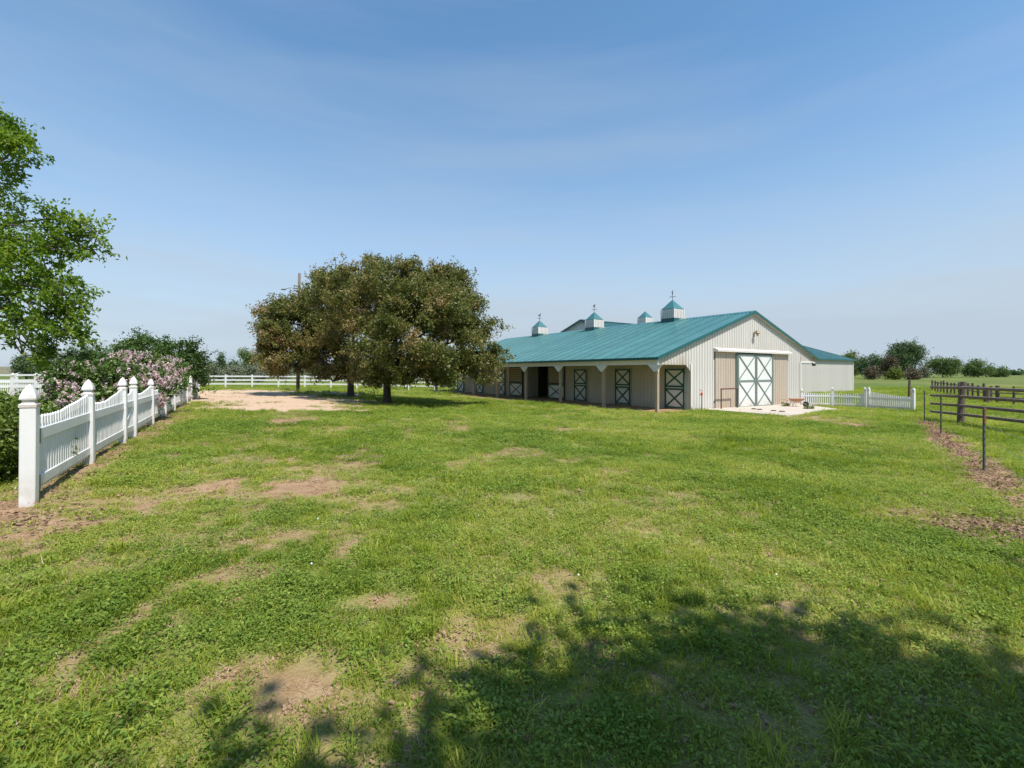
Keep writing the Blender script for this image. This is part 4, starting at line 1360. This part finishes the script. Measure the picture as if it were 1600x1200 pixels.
for i, p in enumerate(cps2):
    p.z = tz(p.x, p.y)
    if i:
        MB().tube([rel(p, ca) + Vector((0, 0, -.3)), rel(p, ca) + Vector((0, 0, 1.15))], .06, 7).build('post', M['old_wood'], cf)
        for zz in (1.0, .7, .42):
            MB().tube([rel(cps2[i - 1], ca) + Vector((0, 0, zz)), rel(p, ca) + Vector((0, 0, zz))], .04, 6).build('rail', M['rail_wood'], cf)
q = gp(1542, 631)
MB().tube([rel(q, ca) + Vector((0, 0, -.3)), rel(q, ca) + Vector((0, 0, 1.05))], .16, 9).build('post', M['old_wood'], cf)
dp = gp(1420, 624)
dpo = MB().tube([(0, 0, -.3), (.06, 0, (624 - 594) / F * dp.y)], [.085, .075], 8).build('wooden_post', M['old_wood'], loc=dp)
tag(dpo, 'single dark wooden post behind the end of the right picket fence', 'fence post')

# ------------------------------------------------------------------ distant trees and shrubs
def far_tree(name, label, x0, x1, ytop, Yd, m, seed, ybase=None, shape='round', cat='tree', group=None, n=260, leaf=None, olive=False):
    cx = (x0 + x1) / 2
    base = Vector(((cx - 800) / F * Yd, Yd, tz((cx - 800) / F * Yd, Yd)))
    H = CZ + (HZ - ytop) / F * Yd - base.z
    Wd = (x1 - x0) / F * Yd / 2
    rng = np.random.default_rng(seed)
    lobes = []
    if shape == 'cone':
        for t, w in ((.15, .9), (.32, .75), (.5, .6), (.68, .42), (.85, .22)):
            for k in range(3):
                a = rng.uniform(0, 6.28)
                lobes.append((math.cos(a) * Wd * w * .35, math.sin(a) * Wd * w * .35, H * t, Wd * w * .7, Wd * w * .7, H * .11))
    elif shape == 'tall':
        for k in range(9):
            t = .2 + .7 * k / 8
            w = 1 - abs(t - .5) * .8
            a = rng.uniform(0, 6.28)
            lobes.append((math.cos(a) * Wd * .35, math.sin(a) * Wd * .35, H * t, Wd * w * .75, Wd * w * .75, H * .16))
    else:
        nl = 12
        for k in range(nl):
            a = rng.uniform(0, 6.28)
            rr = rng.uniform(.25, .68)
            zt = rng.uniform(.28, .78)
            w = math.sqrt(max(.15, 1 - ((zt - .45) / .6) ** 2))
            lobes.append((math.cos(a) * Wd * rr * w, math.sin(a) * Wd * rr * w, H * zt, Wd * rng.uniform(.3, .45), Wd * rng.uniform(.3, .45), H * rng.uniform(.14, .22)))
        lobes.append((0, 0, H * .5, Wd * .7, Wd * .7, H * .36))
        lobes.append((0, 0, H * .80, Wd * .4, Wd * .4, H * .18))
    lf = leaf or max(.12, Yd / F * 2.2)
    return tree(name, label, base, H * .3, max(.05, H * .022), lobes, n, 16, lf, lf * .6, m, seed, cat, group, spread=lf * .8, twig=lf * 2.2, inner=.4, zmin=.02, limbs=(shape != 'cone'), sub=24)

G1 = 'trees and shrubs beyond the pasture on the right'
far_tree('round_tree', 'tallest dark round tree beyond the pasture on the right', 1386, 1441, 533, 150, M['dark_leaf'], 101, group=G1, n=700)
far_tree('broad_tree', 'broad low green tree just right of the tallest round tree', 1446, 1500, 560, 160, M['mid_leaf'], 102, group=G1, n=420)
far_tree('broad_tree', 'rightmost rounded green tree on the pasture skyline', 1508, 1550, 563, 165, M['mid_leaf'], 103, group=G1, n=380)
far_tree('round_tree', 'dark green rounded tree left of the tallest tree', 1342, 1390, 554, 140, M['dark_leaf'], 104, group=G1, n=380)
far_tree('round_tree', 'yellowish green tree peeping out behind the right end of the arena', 1312, 1347, 550, 150, M['yellow_leaf'], 105, group=G1, n=300)
far_tree('round_tree', 'dull brown-grey tree between the dark round trees', 1376, 1404, 558, 135, M['brown_leaf'], 106, group=G1, n=260)
far_tree('shrub', 'bright yellow-green shrub below the tallest round tree', 1389, 1408, 578, 120, M['yellow_leaf'], 107, cat='shrub', group=G1, n=160)
far_tree('shrub', 'brownish shrub at the foot of the tallest tree on its right', 1412, 1436, 579, 121, M['brown_leaf'], 108, cat='shrub', group=G1, n=160)
far_tree('shrub', 'reddish-brown shrub under the dark tree near the arena end', 1352, 1372, 574, 122, M['brown_leaf'], 109, cat='shrub', group=G1, n=160)
far_tree('shrub', 'low dark shrub at the far right end of the skyline trees', 1548, 1574, 578, 170, M['mid_leaf'], 110, cat='shrub', group=G1, n=160)
far_tree('shrub', 'low grey-green shrub in the gap right of the tallest tree', 1433, 1450, 576, 150, M['olive_leaf'], 111, cat='shrub', group=G1, n=120)
G2 = 'trees and shrubs beyond the fields on the left'
far_tree('round_tree', 'blue-green round tree low at the far left skyline', 22, 60, 553, 80, M['dark_leaf'], 121, group=G2, n=260)
far_tree('young_tree', 'slim bright green young tree behind the far left picket fence', 56, 82, 540, 48, M['mid_leaf'], 122, group=G2, n=260, shape='tall')
far_tree('olive_shrub', 'pale grey-green bushy shrub behind the far left picket fence', 78, 140, 550, 52, M['olive_leaf'], 123, cat='shrub', group=G2, n=420)
far_tree('round_tree', 'green spreading tree rising behind the pale grey-green shrub', 100, 168, 536, 66, M['mid_leaf'], 124, group=G2, n=420)
far_tree('spruce_tree', 'pointed dark spruce standing alone above the white rail fence', 334, 357, 552, 95, M['dark_leaf'], 125, group=G2, shape='cone', n=300)
far_tree('poplar_tree', 'upright twin-topped green tree above the white rail fence', 373, 396, 548, 90, M['mid_leaf'], 126, group=G2, shape='tall', n=300)
far_tree('poplar_tree', 'slender green tree at the left edge of the bronze trees', 395, 412, 553, 92, M['dark_leaf'], 127, group=G2, shape='tall', n=220)
far_tree('olive_shrub', 'pale shrub mound below the twin-topped tree', 345, 384, 572, 70, M['olive_leaf'], 128, cat='shrub', group=G2, n=260)
far_tree('olive_shrub', 'pale shrub just right of the tall fence shrub', 312, 340, 570, 76, M['olive_leaf'], 129, cat='shrub', group=G2, n=220)
far_tree('olive_shrub', 'grey-green shrub under the slender tree', 384, 424, 571, 72, M['olive_leaf'], 130, cat='shrub', group=G2, n=260)
far_tree('round_tree', 'small dark tree far off between spruce and twin-topped tree', 354, 374, 565, 150, M['dark_leaf'], 131, group=G2, n=160)
far_tree('round_tree', 'small dark tree far off left of the spruce', 322, 338, 566, 160, M['dark_leaf'], 132, group=G2, n=160)
for k, (a_, b_, y_) in enumerate(((425, 470, 568), (470, 520, 566), (520, 570, 569), (640, 690, 570))):
    far_tree('olive_shrub', ['grey-green shrub glimpsed under the left side of the bronze trees', 'grey-green shrub glimpsed behind the utility pole', 'grey-green shrub glimpsed between the two tree trunks', 'grey-green shrub glimpsed under the right side of the bronze trees'][k],
             a_, b_, y_, 75, M['olive_leaf'], 140 + k, cat='shrub', group=G2, n=200)
# far-off wood along the skyline
rng = np.random.default_rng(77)
Pp = []
for a in np.linspace(R(-72), R(72), 420):
    rad = rng.uniform(380, 560)
    if float(vnoise(np.array([a * 14]), np.array([0.0]), 3)[0]) < (.42 if a < R(15) else .62): continue
    hgt = rng.uniform(3, 7) * (1.0 if a < R(15) else .6)
    x_, y_ = rad * math.sin(a), rad * math.cos(a)
    n_ = 70
    d_ = sphere_dirs(n_, rng)
    Pp.append(np.array([x_, y_, -.6 + hgt * .45]) + d_ * np.array([hgt * rng.uniform(.7, 1.3), hgt, hgt * .55]) * rng.uniform(.5, 1, n_)[:, None])
Pp = np.concatenate(Pp)
wd = bpy.data.objects.new('distant_wood', leaf_cloud(Pp, rng.normal(size=Pp.shape), 2.2, 1.5, 'distant_wood', M['dark_leaf'], rng, rng.uniform(.1, .8, len(Pp))))
COL.objects.link(wd)
tag(wd, 'dark line of far-off trees along the horizon', 'woodland', kind='stuff')

# ------------------------------------------------------------------ grass
proto = bpy.data.collections.new('grass_prototypes')
def tuft(name, n, rad, h0, h1, w, m, seed, lie=0.0):
    r = np.random.default_rng(seed)
    a = r.uniform(0, 6.283, n); q = rad * np.sqrt(r.uniform(0, 1, n))
    P = np.stack([q * np.cos(a), q * np.sin(a), np.full(n, -.008)], 1)
    b = r.uniform(0, 6.283, n)
    hh = r.uniform(h0, h1, n)
    ln = r.uniform(.4, 1.5, n) + lie
    out = np.stack([np.cos(b), np.sin(b), np.zeros(n)], 1)
    side = np.stack([-np.sin(b), np.cos(b), np.zeros(n)], 1)
    up_ = np.array([0, 0, 1.0])
    k = 1 / np.sqrt(1 + ln ** 2)
    mid = P + out * (hh * ln * k * .45)[:, None] + up_ * (hh * k * .6)[:, None]
    tip = P + out * (hh * ln * k * 1.15)[:, None] + up_ * (hh * k * (1.0 - .25 * np.minimum(ln, 1.5)))[:, None]
    ww = (w * r.uniform(.7, 1.3, n))[:, None]
    V = np.stack([P - side * ww * .4, P + side * ww * .4, mid + side * ww * .5, mid - side * ww * .5, tip], 1).reshape(-1, 3)
    o = np.arange(n) * 5
    T = np.stack([o, o + 1, o + 2, o, o + 2, o + 3, o + 3, o + 2, o + 4], 1).reshape(-1, 3)
    t = np.repeat(np.clip(r.normal(.35, .17, n), 0, 1), 5)
    ob = bpy.data.objects.new(name, np_mesh(name, V, T, m, t))
    proto.objects.link(ob)
def rosette(name, n, rad, sz, m, seed, h=.05):
    r = np.random.default_rng(seed)
    a = r.uniform(0, 6.283, n); q = rad * np.sqrt(r.uniform(0, 1, n))
    P = np.stack([q * np.cos(a), q * np.sin(a), r.uniform(.008, h, n)], 1)
    D = np.stack([np.cos(a) + r.normal(0, .6, n), np.sin(a) + r.normal(0, .6, n), r.normal(.15, .35, n)], 1)
    t = np.clip(r.normal(.4, .2, n), 0, 1)
    ob = bpy.data.objects.new(name, leaf_cloud(P, D, sz, sz * .62, name, m, r, t, .15, up=1.2))
    proto.objects.link(ob)
for i in range(4):
    tuft('a%d_tuft' % i, 46, .085, .035, .085, .0042, M['grass'], 200 + i)
for i in range(3):
    rosette('b%d_weed' % i, 60, .09, .021, M['weed'], 220 + i)
for i in range(2):
    tuft('c%d_straw' % i, 26, .09, .03, .08, .0035, M['straw'], 230 + i, lie=1.5)
def clods(name, n, rad, seed):
    r = np.random.default_rng(seed)
    mb = MB()
    for k in range(n):
        a, q = r.uniform(0, 6.28), rad * math.sqrt(r.uniform(0, 1))
        z = r.uniform(.003, .0115)
        mb.rings((q * math.cos(a), q * math.sin(a), 0), [(z * .8, -z * .6), (z * 1.1, z * .2), (z * .8, z * .8), (z * .2, z * 1.05)], 6, r.uniform(0, 3))
    mb.v = [(x + r.normal(0, .002), y + r.normal(0, .002), z + r.normal(0, .0015)) for x, y, z in mb.v]
    proto.objects.link(bpy.data.objects.new(name, mb.mesh(name, M['clod'])))
for i in range(2):
    clods('e%d_clod' % i, 13, .11, 260 + i)
for i in range(2):
    tuft('d%d_tall' % i, 34, .06, .08, .17, .005, M['grass'], 240 + i)

def scatter(name, label, pts, idx, scl, shade, seed):
    r = np.random.default_rng(seed)
    me = bpy.data.meshes.new(name)
    n = len(pts)
    me.vertices.add(n)
    me.vertices.foreach_set('co', pts.astype(np.float32).ravel())
    for nm, ty, arr in (('pick', 'INT', idx.astype(np.int32)), ('scl', 'FLOAT', scl.astype(np.float32)), ('shade', 'FLOAT', shade.astype(np.float32))):
        a = me.attributes.new(nm, ty, 'POINT')
        a.data.foreach_set('value', arr)
    a = me.attributes.new('rot', 'FLOAT_VECTOR', 'POINT')
    rot = np.stack([r.normal(0, .12, n), r.normal(0, .12, n), r.uniform(0, 6.283, n)], 1).astype(np.float32)
    a.data.foreach_set('vector', rot.ravel())
    o = bpy.data.objects.new(name, me)
    COL.objects.link(o)
    ng = bpy.data.node_groups.new(name + '_nodes', 'GeometryNodeTree')
    ng.interface.new_socket('Geometry', in_out='INPUT', socket_type='NodeSocketGeometry')
    ng.interface.new_socket('Geometry', in_out='OUTPUT', socket_type='NodeSocketGeometry')
    N, Lk = ng.nodes, ng.links
    gi, go = N.new('NodeGroupInput'), N.new('NodeGroupOutput')
    ci = N.new('GeometryNodeCollectionInfo')
    ci.inputs['Collection'].default_value = proto
    ci.inputs['Separate Children'].default_value = True
    ci.inputs['Reset Children'].default_value = True
    ip = N.new('GeometryNodeInstanceOnPoints')
    ip.inputs['Pick Instance'].default_value = True
    def na(nm, ty):
        q = N.new('GeometryNodeInputNamedAttribute')
        q.data_type = ty
        q.inputs['Name'].default_value = nm
        return q.outputs['Attribute']
    Lk.new(gi.outputs[0], ip.inputs['Points'])
    Lk.new(ci.outputs[0], ip.inputs['Instance'])
    Lk.new(na('pick', 'INT'), ip.inputs['Instance Index'])
    Lk.new(na('rot', 'FLOAT_VECTOR'), ip.inputs['Rotation'])
    Lk.new(na('scl', 'FLOAT'), ip.inputs['Scale'])
    Lk.new(ip.outputs[0], go.inputs[0])
    md = o.modifiers.new('scatter', 'NODES')
    md.node_group = ng
    tag(o, label, 'grass', kind='stuff')
    return o

APR = [bw(u, v) for (u, v) in ((3.5, .1), (3.1, -4.4), (10.5, -3.5), (12.4, -1.35), (14.1, -.95), (14.1, .1))]
def in_poly(x, y, poly):
    ins = np.zeros(len(x), bool)
    n = len(poly)
    for i in range(n):
        a, b = poly[i], poly[(i + 1) % n]
        c = ((a.y > y) != (b.y > y)) & (x < (b.x - a.x) * (y - a.y) / (b.y - a.y + 1e-9) + a.x)
        ins ^= c
    return ins

def lawn_points(y0, y1, dens, scale, seed, margin=1.5):
    r = np.random.default_rng(seed)
    xm = 1.13 * y1 + margin
    n = int(2 * xm * (y1 - y0) * dens)
    x, y = r.uniform(-xm, xm, n), r.uniform(y0, y1, n)
    k = np.abs(x) < 1.13 * y + margin
    x, y = x[k], y[k]
    dirt, drive, dry, lush = masks(x, y)
    ru, rv = x - BO.x, y - BO.y
    u, v = ru * UX.x + rv * UX.y, ru * VX.x + rv * VX.y
    inb = (u > .2) & (u < 16) & (v > .05) & (v < 26.2)
    inb |= (u > 10) & (u < 41) & (v > 6.7) & (v < 26.7)
    bare = np.maximum(dirt, drive)
    u01 = r.uniform(0, 1, len(x))
    green = (u01 > bare * 1.05) & ~inb & ~in_poly(x, y, APR)
    straw = ~green & ~inb & (drive < .3) & (r.uniform(0, 1, len(x)) < .42) & ~in_poly(x, y, APR)
    clod = ~green & ~straw & ~inb & (drive < .6) & (r.uniform(0, 1, len(x)) < .5) & ~in_poly(x, y, APR)
    x_all = []
    kind = np.where(green, 0, np.where(straw, 2, np.where(clod, 4, -1)))
    weedp = .22 + .5 * sstep(.45, .7, fbm(x, y, .7, 81)) * (1 - dry * .5)
    isw = (kind == 0) & (r.uniform(0, 1, len(x)) < weedp)
    kind[isw] = 1
    dr2 = (kind == 0) & (r.uniform(0, 1, len(x)) < dry * .28 + .05)
    kind[dr2] = 2
    tall = (kind == 0) & (r.uniform(0, 1, len(x)) < .02 + .14 * sstep(.58, .75, fbm(x, y, 1.9, 85)))
    d_w, t_w = seg_dist(x, y, WIRE_A, WIRE_B)
    past = ((x - WIRE_A.x) * (WIRE_B.y - WIRE_A.y) - (y - WIRE_A.y) * (WIRE_B.x - WIRE_A.x)) > 0
    tall |= (kind == 0) & past & (r.uniform(0, 1, len(x)) < .2)
    kind[tall] = 3
    ok = kind >= 0
    x, y, kind, dry, lush, bare = x[ok], y[ok], kind[ok], dry[ok], lush[ok], bare[ok]
    n = len(x)
    idx = np.where(kind == 0, r.integers(0, 4, n), np.where(kind == 1, 4 + r.integers(0, 3, n), np.where(kind == 2, 7 + r.integers(0, 2, n), np.where(kind == 3, 9 + r.integers(0, 2, n), 11 + r.integers(0, 2, n)))))
    z = terrain(x, y) + rough_z(x, y)
    shade = r.normal(0, .07, n) + dry * .34 - lush * .13 + bare * .1 + (fbm(x, y, 1.6, 91) - .5) * .35
    scl = scale * r.uniform(.5, 1.4, n) * (1 - .35 * bare) * (1 + .15 * lush)
    return np.stack([x, y, z], 1), idx, scl, shade
parts = [lawn_points(1.2, 5.0, 430, .85, 301), lawn_points(5.0, 10, 210, 1.05, 302), lawn_points(10, 18, 95, 1.35, 303, 2), lawn_points(18, 34, 34, 1.8, 304, 2), lawn_points(34, 62, 7, 2.7, 305, 3)]
pp, ii, ss, hh = [np.concatenate(q) for q in zip(*parts)]
scatter('lawn_grass', 'patchy sunlit lawn grass and weeds covering the yard', pp, ii, ss, hh, 310)

# tiny white clover flowers in the near lawn
rf = np.random.default_rng(320)
n = 16
fy = rf.uniform(2, 9, n); fx = rf.uniform(-1, 1, n) * fy * 1.1
fl_ = MB()
for x_, y_ in zip(fx, fy):
    z_ = tz(x_, y_) + float(rough_z(np.array([x_]), np.array([y_]))[0]) + .05
    fl_.rings((x_, y_, z_), [(.003, -.008), (.0075, 0), (.007, .005), (.002, .009)], 6, rf.uniform(0, 1))
tag(fl_.build('clover_flowers', M['petal']), 'tiny white clover flowers dotted over the near lawn', 'flowers', kind='stuff')

# weeds on the concrete joint
for k, (u, v) in enumerate(((1226, 636.5), (1263, 640.5))):
    p = gp(u, v)
    shrub('weed_plant', ['small green weed by the wall left of the wheelbarrow', 'small green weed on the concrete right of the wheelbarrow'][k], Vector((p.x, p.y, tz(p.x, p.y) + .05)),
          [(0, 0, .08, .22, .18, .09), (.15, .05, .06, .15, .12, .07)], 40, 10, .06, .03, M['weed_plain'] if 'weed_plain' in M else M['hedge_leaf'], 330 + k, spread=.02, twig=.08, zmin=0, cat='plant', stems=4)

# dead leaves and twigs lying along the wire fence and under the near white fence
rl = np.random.default_rng(350)
PL = []
for (a, b, n, sp, lo_, hi_) in ((WIRE_A, WIRE_B, 4200, .22, -.8, 1.0), (FENCE_A, FENCE_B, 900, .30, -.1, .6)):
    t = rl.uniform(lo_, hi_, n)
    dx, dy = b.x - a.x, b.y - a.y
    ln = math.hypot(dx, dy)
    o = rl.normal(0, sp, n) * (.5 + fbm(t * 9, t * 0, 1.0, 95))
    PL.append(np.stack([a.x + dx * t + dy / ln * o, a.y + dy * t - dx / ln * o], 1))
for (px, py, n, sp) in ((1520, 820, 420, .5), (1590, 835, 420, .5), (40, 815, 160, .4)):
    c = gp(px, py)
    PL.append(np.stack([c.x + rl.normal(0, sp, n), c.y + rl.normal(0, sp * .6, n)], 1))
PL = np.concatenate(PL)
zz = terrain(PL[:, 0], PL[:, 1]) + rough_z(PL[:, 0], PL[:, 1]) + rl.uniform(.008, .045, len(PL))
DL = np.stack([rl.normal(size=len(PL)), rl.normal(size=len(PL)), rl.normal(0, .35, len(PL))], 1)
lit = bpy.data.objects.new('leaf_litter', leaf_cloud(np.column_stack([PL, zz]), DL, .048, .03, 'leaf_litter', M['litter'], rl, rl.uniform(0, 1, len(PL)), .2, up=1.5))
COL.objects.link(lit)
tag(lit, 'brown dead leaves lying along the wire fence and bare soil', 'leaf litter', kind='stuff')
